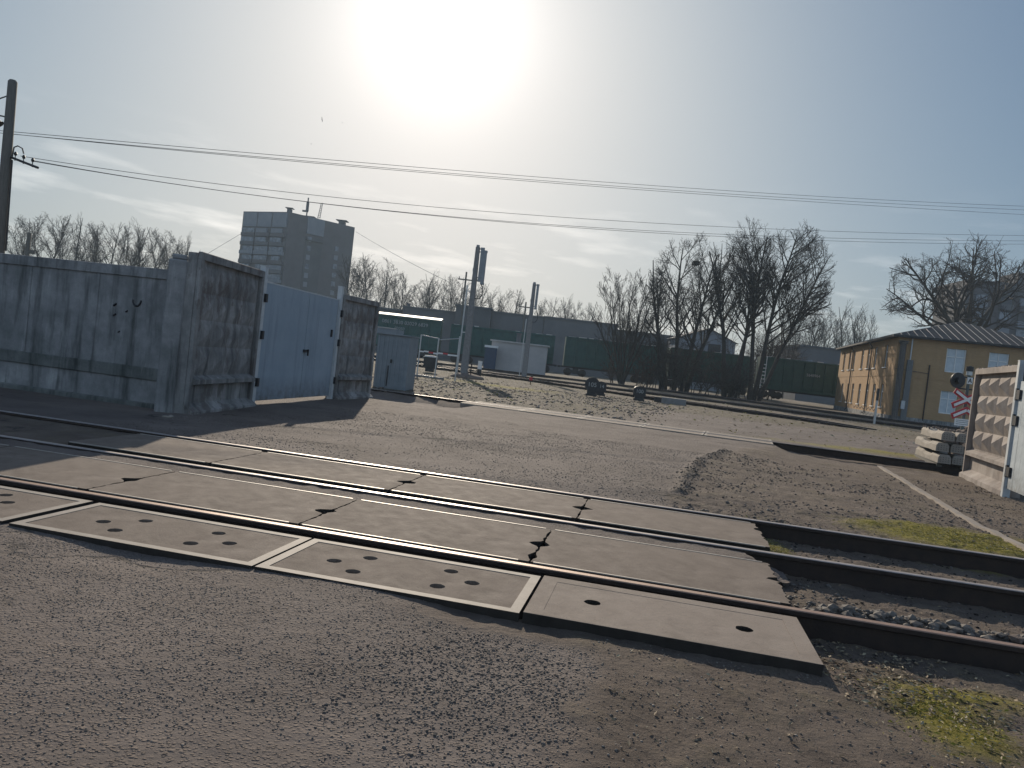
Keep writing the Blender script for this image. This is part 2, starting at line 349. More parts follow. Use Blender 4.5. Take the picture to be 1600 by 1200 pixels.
def ground_fields(x, y):
    dx = x - TO.x; dy = y - TO.y
    u = dx * TU.x + dy * TU.y; v = dx * TV.x + dy * TV.y
    n1 = vnoise(x, y, 1.1, 3); n2 = vnoise(x, y, 5.0, 11); n3 = vnoise(x, y, 18.0, 23, 3); n0 = vnoise(x, y, 0.25, 5)
    edge_n = (n1 - 0.5) * 0.9 + (n2 - 0.5) * 0.35
    # --- asphalt mask
    front = sst(-0.95, -1.05, v)
    a_front = sst(1.05, 0.75, u + edge_n * 0.5 + 0.12 * np.maximum(0, -1.5 - v)) * (1 - sst(-0.4, 0.2, u + edge_n*.4) * sst(-1.42, -1.2, v))
    mid = sst(3.2, 3.35, v) * sst(17.5, 16.8, v)
    ub = np.interp(v, [3.3, 4.8, 7.0, 9.3, 11.8, 13.5, 15.5], [1.2, 1.44, 1.62, 1.95, 2.6, 3.4, 4.4])
    a_mid = sst(0.10, -0.10, u - ub + edge_n * 0.5)
    far = sst(16.6, 17.2, v)
    a_far = far * sst(31, 28, v) * sst(-2.0, 1.0, u + edge_n * 2 - (v - 17) * 0.1) * sst(11.0, 9.0, u + edge_n * 2 - (v-17)*0.2)
    asph = np.where(v < -0.9, a_front * front, np.where(v < 16.9, a_mid * mid, a_far))
    # --- heights
    z = np.full_like(x, -0.02)
    zf = -0.014 - 0.026 * sst(-0.6, 0.6, u) - 0.014 * sst(0.6, 2.0, u) - 0.030 * np.exp(-((u + 1.9) / 0.5) ** 2) * np.exp(-((v + 1.15) / 0.3) ** 2) - 0.012 * np.exp(-((u - 0.2) / 0.5) ** 2) * np.exp(-((v + 1.1) / 0.15) ** 2)
    zf = zf + (n1 - 0.5) * 0.03 + (1 - asph) * ((n2 - 0.5) * 0.02 + (n3 - 0.5) * 0.012) + asph * (n3 - 0.5) * 0.006
    zf = zf - 0.02 * sst(1.9, 2.3, u) * sst(-2.2, -1.0, v)
    zr = -0.17 + (n2 - 0.5) * 0.03 + (n3 - 0.5) * 0.02 + 0.145 * np.exp(-((v - 0.30) / 0.17) ** 2) * sst(2.0, 2.4, u) - 0.02 * sst(0, 6, u)
    inslot = (v > -1.0) & (v < 3.2)
    zs = np.where(u < -5.12, -0.045 + (n2 - 0.5) * 0.02, np.where(u < 2.0, -0.17, zr))
    right_front = (v <= -0.10) & (u > 2.02)
    zm = -0.022 + (n1 - 0.5) * 0.03 + (n3 - 0.5) * 0.008 * asph
    zm = zm - (1 - a_mid) * (0.055 * sst(0, 1.5, u - ub) * sst(3.35, 4.3, v) * (1 - 0.85 * sst(5.8, 4.6, v))) + (1 - a_mid) * ((n2 - 0.5) * 0.05 + (n3 - 0.5) * 0.02)
    lump = np.exp(-((u - ub) / 0.10) ** 2) * sst(4.2, 4.8, v) * sst(12.2, 11.2, v)
    zm = zm + lump * (0.035 + 0.10 * np.maximum(0, n2 - 0.35)) 
    # ground falls towards the yard rail
    zm = zm - 0.17 * sst(13.6, 15.2, v) * (1 - sst(-4.6, -4.0, u) * sst(4.6, 4.0, u))
    zfar = -0.06 + (n0 - 0.5) * 0.12 + (n2 - 0.5) * 0.05 * (1 - a_far) - 0.05 * sst(20, 40, v)
    z = np.where(v < -1.0, zf, np.where(v < 3.285, zs, np.where(v < 16.9, zm, zfar)))
    z = np.where((v >= -1.0) & (v < -0.1) & (u > 2.02), -0.155 + (n2 - 0.5) * 0.04 + (n3-.5)*.02 + 0.06*sst(-.45,-1.0,v), z)
    z = np.where((v <= -1.0) & (u > 1.95), zf * (1 - sst(2.0, 2.4, u) * sst(-1.6, -1.05, v)) + (-0.085 + (n2 - 0.5) * 0.04) * sst(2.0, 2.4, u) * sst(-1.6, -1.05, v), z)
    # --- moss
    def blob(cu, cv, ru, rv): return np.exp(-((u - cu) / ru) ** 2 - ((v - cv) / rv) ** 2)
    moss = 1.3 * blob(4.5, 4.15, 1.0, 0.75) + 0.8 * blob(2.55, -1.25, 0.25, 0.45) + 0.7 * blob(2.30, 2.75, 0.16, 0.35) + 0.6 * blob(3.2, 2.2, 1.0, 0.2) + 0.6 * blob(7.5, 18.5, 3.5, 1.0) + 0.55 * blob(-7.5, 36, 4.0, 2.5) + .5 * blob(2.9, -0.75, .5, .2)
    moss = np.clip(moss * 2.3 * (0.35 + n2 * 1.1) - 0.30 - 0.6 * (n3 - 0.5), 0, 1)
    z = z + moss * 0.012
    # --- gravel
    grav = sst(17.2, 18.5, v) * (1 - asph) * sst(0.35, 0.6, n0 + 0.3 * (n2 - 0.5) + 0.25 * sst(6, -2, u))
    grav = np.maximum(grav, 0.9 * blob(2.9, 0.3, 1.3, 0.2))
    grav = np.maximum(grav, 0.6 * np.clip(lump * 1.5, 0, 1))
    dry = sst(17.3, 20, v) * (1 - asph) * np.clip(0.25 + (n2 - 0.35) * 1.6 + (n0 - .4), 0, 1)
    dry = np.maximum(dry, 0.5 * (1 - asph) * (v < 17) * np.clip((n2 - 0.45) * 2, 0, 1))
    return u, v, z, asph, moss, grav, dry, n2

def ground_mat():
    x = NB('ground_surface')
    asph, moss, grav = x.attr('asph'), x.attr('moss'), x.attr('grav')
    big = x.noise(0.7, 8, 0.65); med = x.noise(6, 7, 0.7); fine = x.noise(55, 5, 0.7); grit = x.noise(170, 3, 0.6)
    vd = x.vor(62); cell = x.vor(62, out='Color'); vb = x.vor(24); cellb = x.vor(24, out='Color')
    ac = x.ramp(big, [(0.3, (0.100,0.081,0.071)), (0.5, (0.150,0.124,0.109)), (0.72, (0.205,0.171,0.150))])
    ac = x.mix(x.mr(med, 0.45, 0.7, 0, 0.35), ac, (0.16,0.135,0.115))
    ac = x.mix(x.mr(vd, 0.30, 0.08, 0, 0.55), ac, x.mix(cell, (0.075,0.066,0.060), (0.25,0.215,0.185)))
    dc = x.ramp(x.noise(2.3, 8, 0.72), [(0.28, (0.090,0.070,0.056)), (0.5, (0.148,0.117,0.095)), (0.74, (0.205,0.165,0.135))])
    dc = x.mix(x.mr(fine, 0.55, 0.75, 0, 0.6), dc, (0.06,0.048,0.036))
    dc = x.mix(x.mr(grit, 0.66, 0.74, 0, 0.7), dc, (0.27,0.23,0.185))
    gc = x.mix(cellb, (0.085,0.078,0.070), (0.23,0.21,0.19)); gc = x.mix(x.mr(vb, 0.35, 0.6, 0, 0.8), gc, (0.045,0.04,0.035))
    gc = x.mix(x.mr(med, 0.4, 0.7, 0, 0.6), gc, dc)
    mc = x.ramp(x.noise(9, 7, 0.75), [(0.3, (0.10,0.085,0.018)), (0.52, (0.20,0.175,0.022)), (0.72, (0.32,0.26,0.055))])
    c = x.mix(grav, dc, gc)
    c = x.mix(x.math('MULTIPLY', x.attr('dry'), x.mr(x.noise(11, 6, 0.75), 0.38, 0.62, 0.1, 1)), c, x.mix(x.mr(x.noise(1.1), 0.4, 0.65, 0, 1), (0.24,0.19,0.125), (0.17,0.155,0.07)))
    c = x.mix(asph, c, ac); c = x.mix(moss, c, mc)
    wv = x.n('ShaderNodeVectorMath', operation='ADD'); x.l(x.tc.outputs['Object'], wv.inputs[0])
    nz = x.n('ShaderNodeTexNoise'); nz.inputs['Scale'].default_value = 1.6; nz.inputs['Detail'].default_value = 6; x.l(x.tc.outputs['Object'], nz.inputs['Vector'])
    sc_ = x.n('ShaderNodeVectorMath', operation='SCALE'); x.l(nz.outputs['Color'], sc_.inputs[0]); sc_.inputs['Scale'].default_value = 1.3; x.l(sc_.outputs[0], wv.inputs[1])
    ce = x.vor(0.33, wv.outputs[0], 'DISTANCE_TO_EDGE')
    crack = x.math('MULTIPLY', x.mr(ce, 0.012, 0.002, 0, 1), x.mr(x.noise(0.55, 4, 0.6), 0.50, 0.60, 0, 1))
    c = x.mix(x.math('MULTIPLY', crack, 0.75), c, (0.03,0.026,0.022))
    # bump: pebbly asphalt, crumbly dirt
    patch = x.mr(x.noise(1.7, 5, 0.65), 0.34, 0.60, 0.25, 1.0)
    vd2 = x.vor(30)
    peb = x.math('MULTIPLY', x.math('ADD', x.mr(vd, 0.45, 0.05, 0, 1), x.math('MULTIPLY', x.mr(vd2, 0.40, 0.05, 0, 0.9), x.mr(x.noise(9, 3, 0.5), 0.48, 0.60, 0, 1))), patch)
    ha = x.math('MULTIPLY', peb, asph)
    hd = x.math('MULTIPLY', x.math('ADD', x.math('MULTIPLY', x.noise(26, 7, 0.72), 2.4), x.math('MULTIPLY', grit, 0.35)), x.math('SUBTRACT', 1.0, asph))
    hg = x.math('MULTIPLY', x.mr(vb, 0.6, 0.0, 0, 2.2), grav)
    n = x.bump(x.math('ADD', x.math('ADD', ha, hd), hg), 1.0, 0.013)
    n = x.bump(x.math('SUBTRACT', x.noise(14, 6, 0.7), crack), 0.4, 0.03, n)
    n = x.bump(x.noise(240, 3, 0.6), 0.35, 0.004, n)
    return x.fin(c, 0.92, 0, n, 0.2)
M_ground = ground_mat()

def axis(lo, hi, fine_lo, fine_hi, d, grow, dmax):
    a = list(np.arange(fine_lo, fine_hi + d / 2, d)); s = d
    while a[-1] < hi: s = min(s * grow, dmax); a.append(a[-1] + s)
    b = [a[0]]; s = d
    while b[-1] > lo: s = min(s * grow, dmax); b.append(b[-1] - s)
    return np.array(b[:0:-1] + a)
def build_ground():
    xs = axis(-850, 850, -4.0, 6.2, 0.018, 1.06, 150)
    ys = axis(-60, 1000, 2.2, 9.0, 0.018, 1.035, 120)
    X, Yg = np.meshgrid(xs, ys); nx, ny = len(xs), len(ys)
    x = X.ravel(); y = Yg.ravel()
    u, v, z, asph, moss, grav, dry, n2 = ground_fields(x, y)
    far = np.hypot(x, y) > 160
    z = np.where(far, -0.1, z); asph = np.where(far, 0, asph); moss = np.where(far, 0.25, moss)
    co = np.stack([x, y, z], 1)
    i = np.arange(nx - 1); j = np.arange(ny - 1); I, J = np.meshgrid(i, j)
    a = (J * nx + I).ravel(); faces = np.stack([a, a + 1, a + nx + 1, a + nx], 1)
    fa = asph[faces].mean(1) > 0.5
    fu = u[faces].mean(1); fv = v[faces].mean(1)
    for name, sel in (('ground', ~fa), ('road', fa)):
        F = faces[sel]; used = np.unique(F); remap = np.full(len(x), -1); remap[used] = np.arange(len(used)); F2 = remap[F]
        me = bpy.data.meshes.new(name); me.vertices.add(len(used)); me.vertices.foreach_set('co', co[used].ravel().astype(np.float32))
        me.loops.add(F2.size); me.loops.foreach_set('vertex_index', F2.ravel().astype(np.int32))
        me.polygons.add(len(F2)); me.polygons.foreach_set('loop_start', np.arange(0, F2.size, 4, dtype=np.int32))
        me.polygons.foreach_set('use_smooth', np.ones(len(F2), dtype=bool))
        me.materials.append(M_ground); me.update(calc_edges=True)
        for an, arr in (('asph', asph), ('moss', moss), ('grav', grav), ('dry', dry)):
            at_ = me.attributes.new(an, 'FLOAT', 'POINT'); at_.data.foreach_set('value', arr[used].astype(np.float32))
        o = bpy.data.objects.new(name, me); COL.objects.link(o); tag(o, kind='structure')
build_ground()
def gz(x, y):
    r = ground_fields(np.array([float(x)]), np.array([float(y)])); return float(r[2][0])

# asphalt strip packed between the second rail and the slabs
def asphalt_strip():
    us = np.arange(-9.0, 2.25, 0.03); vs = np.array([1.235, 1.26, 1.32, 1.40, 1.48, 1.56, 1.60, 1.635])
    U, V = np.meshgrid(us, vs); P = np.array([TO.x, TO.y]) + U[..., None] * np.array([TU.x, TU.y]) + V[..., None] * np.array([TV.x, TV.y])
    nn = vnoise(P[..., 0].ravel(), P[..., 1].ravel(), 9, 44).reshape(U.shape)
    Z = -0.022 + (nn - 0.5) * 0.02 - 0.12 * np.clip((U + (nn - .5) * .3 - 1.9) / 0.3, 0, 1)
    nx, ny = len(us), len(vs); me = bpy.data.meshes.new('road')
    vv = [(float(P[j, i, 0]), float(P[j, i, 1]), float(Z[j, i])) for j in range(ny) for i in range(nx)]
    ff = [(j*nx+i, j*nx+i+1, (j+1)*nx+i+1, (j+1)*nx+i) for j in range(ny-1) for i in range(nx-1)]
    me.from_pydata(vv, [], ff); me.materials.append(M_ground)
    for an, val in (('asph', 1.0), ('moss', 0.0), ('grav', 0.0), ('dry', 0.0)):
        a_ = me.attributes.new(an, 'FLOAT', 'POINT'); a_.data.foreach_set('value', np.full(len(vv), val, dtype=np.float32))
    me.polygons.foreach_set('use_smooth', [True] * len(ff))
    o = bpy.data.objects.new('road', me); COL.objects.link(o); tag(o, kind='structure')
asphalt_strip()

# ------------------------------------------------------------------ rails
PROF = [(-0.065,-0.205),(0.065,-0.205),(0.065,-0.19),(0.012,-0.175),(0.010,-0.045),(0.036,-0.034),(0.036,-0.006),(0.028,0.0),(-0.028,0.0),(-0.036,-0.006),(-0.036,-0.034),(-0.010,-0.045),(-0.012,-0.175),(-0.065,-0.19)]
def rail(pts, label, group, topmat, z=0.0, sc=1.0, cat='rail', name='rail'):
    pts = [Vector(p) for p in pts]; base = pts[0].copy(); b = MB(); k = len(PROF)
    for i, p in enumerate(pts):
        d = pts[min(i+1, len(pts)-1)] - pts[max(i-1, 0)]; d.z = 0; d.normalize(); nrm = Vector((-d.y, d.x, 0))
        for (a, h) in PROF: b.v.append(tuple(p - base + nrm * a * sc + Vector((0, 0, h * sc))))
    for i in range(len(pts) - 1):
        for j in range(k):
            j2 = (j + 1) % k; b.f.append((i*k+j, (i+1)*k+j, (i+1)*k+j2, i*k+j2)); b.m.append(1 if j in (6, 7, 8) else 0)
    b.f.append(tuple(range(k))); b.m.append(0); b.f.append(tuple((len(pts)-1)*k + k-1-j for j in range(k))); b.m.append(0)
    o = b.build(name, [M_rust, topmat], loc=base + Vector((0, 0, z)))
    bm = bmesh.new(); bm.from_mesh(o.data); bmesh.ops.recalc_face_normals(bm, faces=bm.faces); bm.to_mesh(o.data); bm.free()
    return tag(o, label, cat, group)
g1 = 'rails of the crossing in front'
rail([G(-14, R1V), G(14, R1V)], 'nearest rusty rail, running between the steel framed slabs and the broken slabs', g1, M_railrust)
rail([G(-14, R2V), G(14, R2V)], 'second rail from the front, beside the narrow strip of asphalt', g1, M_railtop)
rail([G(-14, R3V), G(14, R3V)], 'third rail from the front, along the edge of the wide asphalt yard', g1, M_railtop)
d_y = (Y1 - Y0)
rail([Y0 - d_y * 0.3, Y0, Y1, Y1 + d_y * 0.5], 'lone rail crossing mid yard between two rows of pale plates', 'rails of the crossing in front', M_railtop)
g2 = 'rails across the far yard'
def offset(pts, d):
    o = []
    for i, p in enumerate(pts):
        t = Vector(pts[min(i+1, len(pts)-1)]) - Vector(pts[max(i-1, 0)]); t.z = 0; t.normalize(); o.append(Vector(p) + Vector((-t.y, t.x, 0)) * d)
    return o
tC = [(-30,86,0.05),(-12,69.2,0.05),(-1,60,0.05),(3,56.6,0.05),(8,49.5,0.05),(12.7,43.6,0.05),(15.4,40.9,0.04),(18.0,38.6,-0.06)]
tB = [(-45,92,0.05),(-12,74,0.05),(2,66,0.05),(15.6,58,0.05),(22,52.5,0.05),(28,48,0.05),(45,40,0.05),(60,34,0.05)]
tA = [(-60,100,0.1),(-18,88,0.1),(5,83,0.1),(16,78,0.1),(22,72.5,0.1),(27.5,64.5,0.1),(36,56,0.1),(60,42,0.1)]
for pts, nm in ((tC, 'near track'), (tB, 'middle track'), (tA, 'track before the wagons')):
    rail(pts, 'front rail of the %s in the far yard' % nm, g2, M_railtop, 0.02)
    rail(offset(pts, 1.59), 'back rail of the %s in the far yard' % nm, g2, M_railtop, 0.02)

# ------------------------------------------------------------------ crossing slabs
def poly_mesh(name, outline, holes, ztop, zbot, mats, parent=None, hole_depth=0.07, origin=(0, 0), loc=None, rz=0, mi_hole=0, side_shade=False):
    """flat plate with real holes: outline and holes are 2-D loops"""
    vs = []; edges = []; loops = [outline] + holes
    for lp in loops:
        n = len(vs); vs += [Vector(p) for p in lp]; edges += [(n + i, n + (i + 1) % len(lp)) for i in range(len(lp))]
    r = delaunay_2d_cdt(vs, edges, [], 0, 1e-6)
    co, tris = r[0], r[2]
    def inside(p, lp):
        c = False; j = len(lp) - 1
        for i in range(len(lp)):
            if (lp[i][1] > p[1]) != (lp[j][1] > p[1]) and p[0] < (lp[j][0]-lp[i][0])*(p[1]-lp[i][1])/(lp[j][1]-lp[i][1]) + lp[i][0]: c = not c
            j = i
        return c
    b = MB(); b.v = [(c[0]-origin[0], c[1]-origin[1], ztop) for c in co]
    for t in tris:
        m = sum((co[i] for i in t), Vector((0, 0))) / len(t)
        if not inside(m, outline) or any(inside(m, h) for h in holes): continue
        b.f.append(tuple(t)); b.m.append(0)
    def wall(lp, z0, mi):
        n = len(b.v); k = len(lp)
        b.v += [(p[0]-origin[0], p[1]-origin[1], z0) for p in lp] + [(p[0]-origin[0], p[1]-origin[1], ztop) for p in lp]
        for i in range(k):
            j = (i + 1) % k; b.f.append((n+i, n+j, n+k+j, n+k+i)); b.m.append(mi)
        return n, k
    wall(outline, zbot, len(mats) - 1 if side_shade else 0)  # outer sides take the last material, shade painted as near-black
    for h in holes:
        n, k = wall(h, ztop - hole_depth, mi_hole); b.f.append(tuple(range(n, n + k))); b.m.append(mi_hole)
    o = b.build(name, mats, parent, loc=loc, rz=rz)
    bm = bmesh.new(); bm.from_mesh(o.data); bmesh.ops.remove_doubles(bm, verts=bm.verts, dist=1e-5); bmesh.ops.recalc_face_normals(bm, faces=bm.faces); bm.to_mesh(o.data); bm.free()
    return o
def circ(cu, cv, r, n=22, jit=0.0):
    return [(cu + math.cos(2*math.pi*i/n) * r * (1 + R.uniform(-jit, jit)), cv + math.sin(2*math.pi*i/n) * r * (1 + R.uniform(-jit, jit))) for i in range(n)]
RZ = -_A
def ring(u0, u1, v0, v1, w):
    return [(u0,v0),(u1,v0),(u1,v1),(u0,v1)], [[(u0+w,v0+w),(u1-w,v0+w),(u1-w,v1-w),(u0+w,v1-w)]]
def jag_edge(p0, p1, n, amp, notch=None, seed=1):
    rr = random.Random(seed); out = []
    (x0, y0), (x1, y1) = p0, p1
    L = math.hypot(x1-x0, y1-y0); nx, ny = -(y1-y0)/L, (x1-x0)/L
    for i in range(n + 1):
        t = i / n; o = rr.uniform(-amp, amp) if 0 < i < n else 0.0
        if notch:
            for (tc_, w, dep) in notch: o += dep * math.exp(-((t - tc_) / w) ** 4) * rr.uniform(0.75, 1.25)
        out.append((x0 + (x1-x0)*t + nx*o, y0 + (y1-y0)*t + ny*o))
    return out

# front row: four edge slabs, three with a steel frame
fj = [-4.62, -2.95, -1.235, 0.395, 2.01]
flab = ['front crossing slab cut by the left picture edge, two round holes showing at its right end',
        'front crossing slab with six holes and pale steel frame, second from the left',
        'front crossing slab with six holes and pale steel frame, in the middle of the row',
        'smooth frameless front crossing slab with only two round holes, at the right end of the row']
hole_sets = [[(-4.35,-0.5),(-4.2,-.8),(-4.1,-.62),(-3.55,-0.45),(-3.37,-0.62),(-3.52,-0.82)],
             [(-2.56,-0.67),(-2.36,-0.81),(-2.37,-0.49),(-1.81,-0.49),(-1.81,-0.81),(-1.62,-0.67)],
             [(-0.89,-0.66),(-0.72,-0.47),(-0.70,-0.81),(-0.17,-0.46),(-0.16,-0.81),(0.01,-0.63)],
             [(0.76,-0.65),(1.64,-0.66)]]
for i in range(4):
    u0, u1 = fj[i] + 0.012, fj[i+1] - 0.012; uc = (u0 + u1) / 2; v0, v1 = -1.045, -0.245
    if i == 0: u1 -= 0.035
    zz = [0.004, 0.0, 0.0, 0.012][i]
    t = thing('crossing_slab', flab[i], 'concrete slab', G(uc, -0.645, 0), RZ, 'slabs of the level crossing')
    hs = [[(p[0]-uc, p[1]+0.645) for p in circ(cu, cv, 0.047 if i < 3 else 0.05, 22, 0.05)] for cu, cv in hole_sets[i]]
    out_l = [(u0-uc, v0+0.645), (u1-uc, v0+0.645), (u1-uc, v1+0.645), (u0-uc, v1+0.645)]
    poly_mesh('slab', out_l, hs, zz, -0.16, [M_slab if i < 3 else M_slab2, M_soil_shade], t, 0.06 if i < 3 else 0.12, mi_hole=0 if i < 3 else 1, side_shade=True)
    if i < 3:
        o_, h_ = ring(u0-uc-0.002, u1-uc+0.002, v0+0.645-0.002, v1+0.645+0.002, 0.06)
        poly_mesh('steel_frame', o_, h_, zz + 0.004, zz - 0.05, [M_frame, M_soil_shade], t, side_shade=True)  # frame sides get the painted shade too
    else:
        o_, h_ = ring(u0-uc+.001, u1-uc-.001, v0+0.646, v1+0.644, 0.10)
        poly_mesh('border', o_, h_, zz + 0.002, zz - 0.002, [M_slab2], t)
# middle row
mj = [-8.7, -6.92, -5.13, -3.33, -1.51, 0.25, 2.03]
mlab = ['broken middle slab off the left edge beside the nearest rail', 'middle crossing slab in the wall shadow, leftmost of its row', 'middle crossing slab partly in the wall shadow, left of the first broken joint',
        'middle crossing slab between the two left broken joints', 'middle crossing slab between the two right broken joints', 'middle crossing slab with a jagged right end by the ballast stones']
notchR = [[(0.5, 0.1, 0.04)], [(0.5, 0.1, 0.05)], [(0.48, 0.06, 0.08)], [(0.46, 0.065, 0.09)], [(0.50, 0.07, 0.07), (0.14, 0.06, 0.025)], [(0.55, 0.035, 0.10)]]
notchL = [[], [], [(0.5, 0.06, 0.03)], [(0.52, 0.05, 0.035)], [(0.52, 0.05, 0.04)], [(0.5, 0.06, 0.05), (0.86, 0.05, 0.025)]]
for i in range(1, 6):
    u0, u1 = mj[i], mj[i+1]; uc = (u0 + u1) / 2; v0, v1 = 0.095, 1.235; vc = 0.665; w = 0.008
    redge = jag_edge((u1-uc-w, v0-vc), (u1-uc-w, v1-vc), 26, 0.008 if i < 5 else 0.016, notchR[i], 20 + i)
    ledge = jag_edge((u0-uc+w, v1-vc), (u0-uc+w, v0-vc), 26, 0.008, notchL[i], 50 + i)
    t = thing('crossing_slab', mlab[i], 'concrete slab', G(uc, vc, 0), RZ, 'slabs of the level crossing')
    poly_mesh('slab', redge + ledge, [], 0.0, -0.16, [M_slab, M_soil_shade], t, side_shade=True)
    b = MB(); b.box(u0-uc+0.03, u1-uc-0.05, v1-vc-0.003, v1-vc+0.016, -0.005, 0.004); b.build('steel_edge', M_edge, t); b = MB(); b.box(u0-uc+0.03, u1-uc-0.08, v0-vc-0.013, v0-vc+0.002, -0.005, 0.003); b.build('steel_edge', M_edge, t)
# far row
rj = [-5.08, -3.40, -1.455, 0.395, 2.14]
rlab = ['far crossing slab at the left, half in the wall shadow', 'far crossing slab with a hairline crack, second from the left', 'far crossing slab between two dark joint holes', 'far crossing slab with a crumbled right end next to the moss']
nR = [[], [(0.5, 0.07, 0.09)], [(0.5, 0.07, 0.09)], [(0.72, 0.05, 0.05)]]; nL = [[], [], [(0.5, 0.06, 0.07)], [(0.5, 0.06, 0.08)]]
for i in range(4):
    u0, u1 = rj[i], rj[i+1]; uc = (u0 + u1) / 2; v0, v1 = 1.90, 3.02; vc = 2.46; w = 0.007
    redge = jag_edge((u1-uc-w, v0-vc), (u1-uc-w, v1-vc), 26, 0.007 if i < 3 else 0.016, nR[i], 70 + i)
    ledge = jag_edge((u0-uc+w, v1-vc), (u0-uc+w, v0-vc), 26, 0.007, nL[i], 90 + i)
    t = thing('crossing_slab', rlab[i], 'concrete slab', G(uc, vc, 0), RZ, 'slabs of the level crossing')
    poly_mesh('slab', redge + ledge, [], 0.0, -0.16, [M_slab, M_soil_shade], t, side_shade=True)
    b = MB(); b.box(u0-uc+0.03, u1-uc-0.05, v1-vc-0.003, v1-vc+0.02, -0.005, 0.004); b.build('steel_edge', M_edge, t); b = MB(); b.box(u0-uc+0.03, u1-uc-0.05, v0-vc-0.02, v0-vc+0.003, -0.005, 0.004); b.build('steel_edge', M_edge, t)
# pale plates either side of the yard rail
dy = (Y1 - Y0).normalized(); ny_ = Vector((-dy.y, dy.x, 0)); ang_y = math.atan2(dy.y, dy.x)
s0 = (Vector((-1.15, 0, 0)) - Y0).dot(dy); 
def on_y(xw): return Y0 + (Y1 - Y0) * ((xw - Y0.x) / (Y1.x - Y0.x))
pxs = [-1.15, 0.55, 2.2, 3.85, 5.45, 7.15]
nm5 = ['first', 'second', 'third', 'fourth', 'fifth']
for i in range(5):
    for side, (a0, a1) in (('near', (-1.0, -0.16)), ('far', (0.16, 0.85))):
        p0, p1 = on_y(pxs[i]), on_y(pxs[i+1]); L = (p1 - p0).length - 0.03; c = (p0 + p1) / 2 + ny_ * ((a0 + a1) / 2); hw = (a1 - a0) / 2
        t = thing('crossing_plate', '%s pale plate from the left on the %s side of the yard rail' % (nm5[i], side), 'concrete slab', c, ang_y, 'plates along the yard rail')
        b = MB(); b.box(-L/2, L/2, -hw, hw, -0.14, -0.004); b.build('slab', M_slab2, t)
        o_, h_ = ring(-L/2-0.002, L/2+0.002, -hw-0.002, hw+0.002, 0.06); poly_mesh('steel_frame', o_, h_, 0.0, -0.06, [M_frame], t)

# diagonal steel strip on the dirt
pa, pb = Vector((8.55, 17.5, gz(8.55, 17.5))), Vector((5.1, 6.2, gz(5.1, 6.2)))
b = MB(); dd = (pb - pa); sdv = Vector((-dd.y, dd.x, 0)).normalized()
N = 40; prev = None
for i in range(N):
    p = pa + dd * (i / (N-1)); z = gz(p.x, p.y)
    b.v += [tuple(p - pa + sdv*s*0.055 + Vector((0,0,z - p.z + h))) for s, h in ((-1,-0.03),(-0.9,0.028),(0.9,0.028),(1,-0.03))]
for i in range(N-1):
    for j in range(3): b.f.append((i*4+j, i*4+j+1, (i+1)*4+j+1, (i+1)*4+j)); b.m.append(0)
b.f += [(0,1,2,3), tuple((N-1)*4+k for k in (3,2,1,0))]; b.m += [0,0]
tag(b.build('steel_strip', M_pipe, loc=pa), 'long thin dusty steel strip lying diagonally across the bare dirt', 'steel strip')

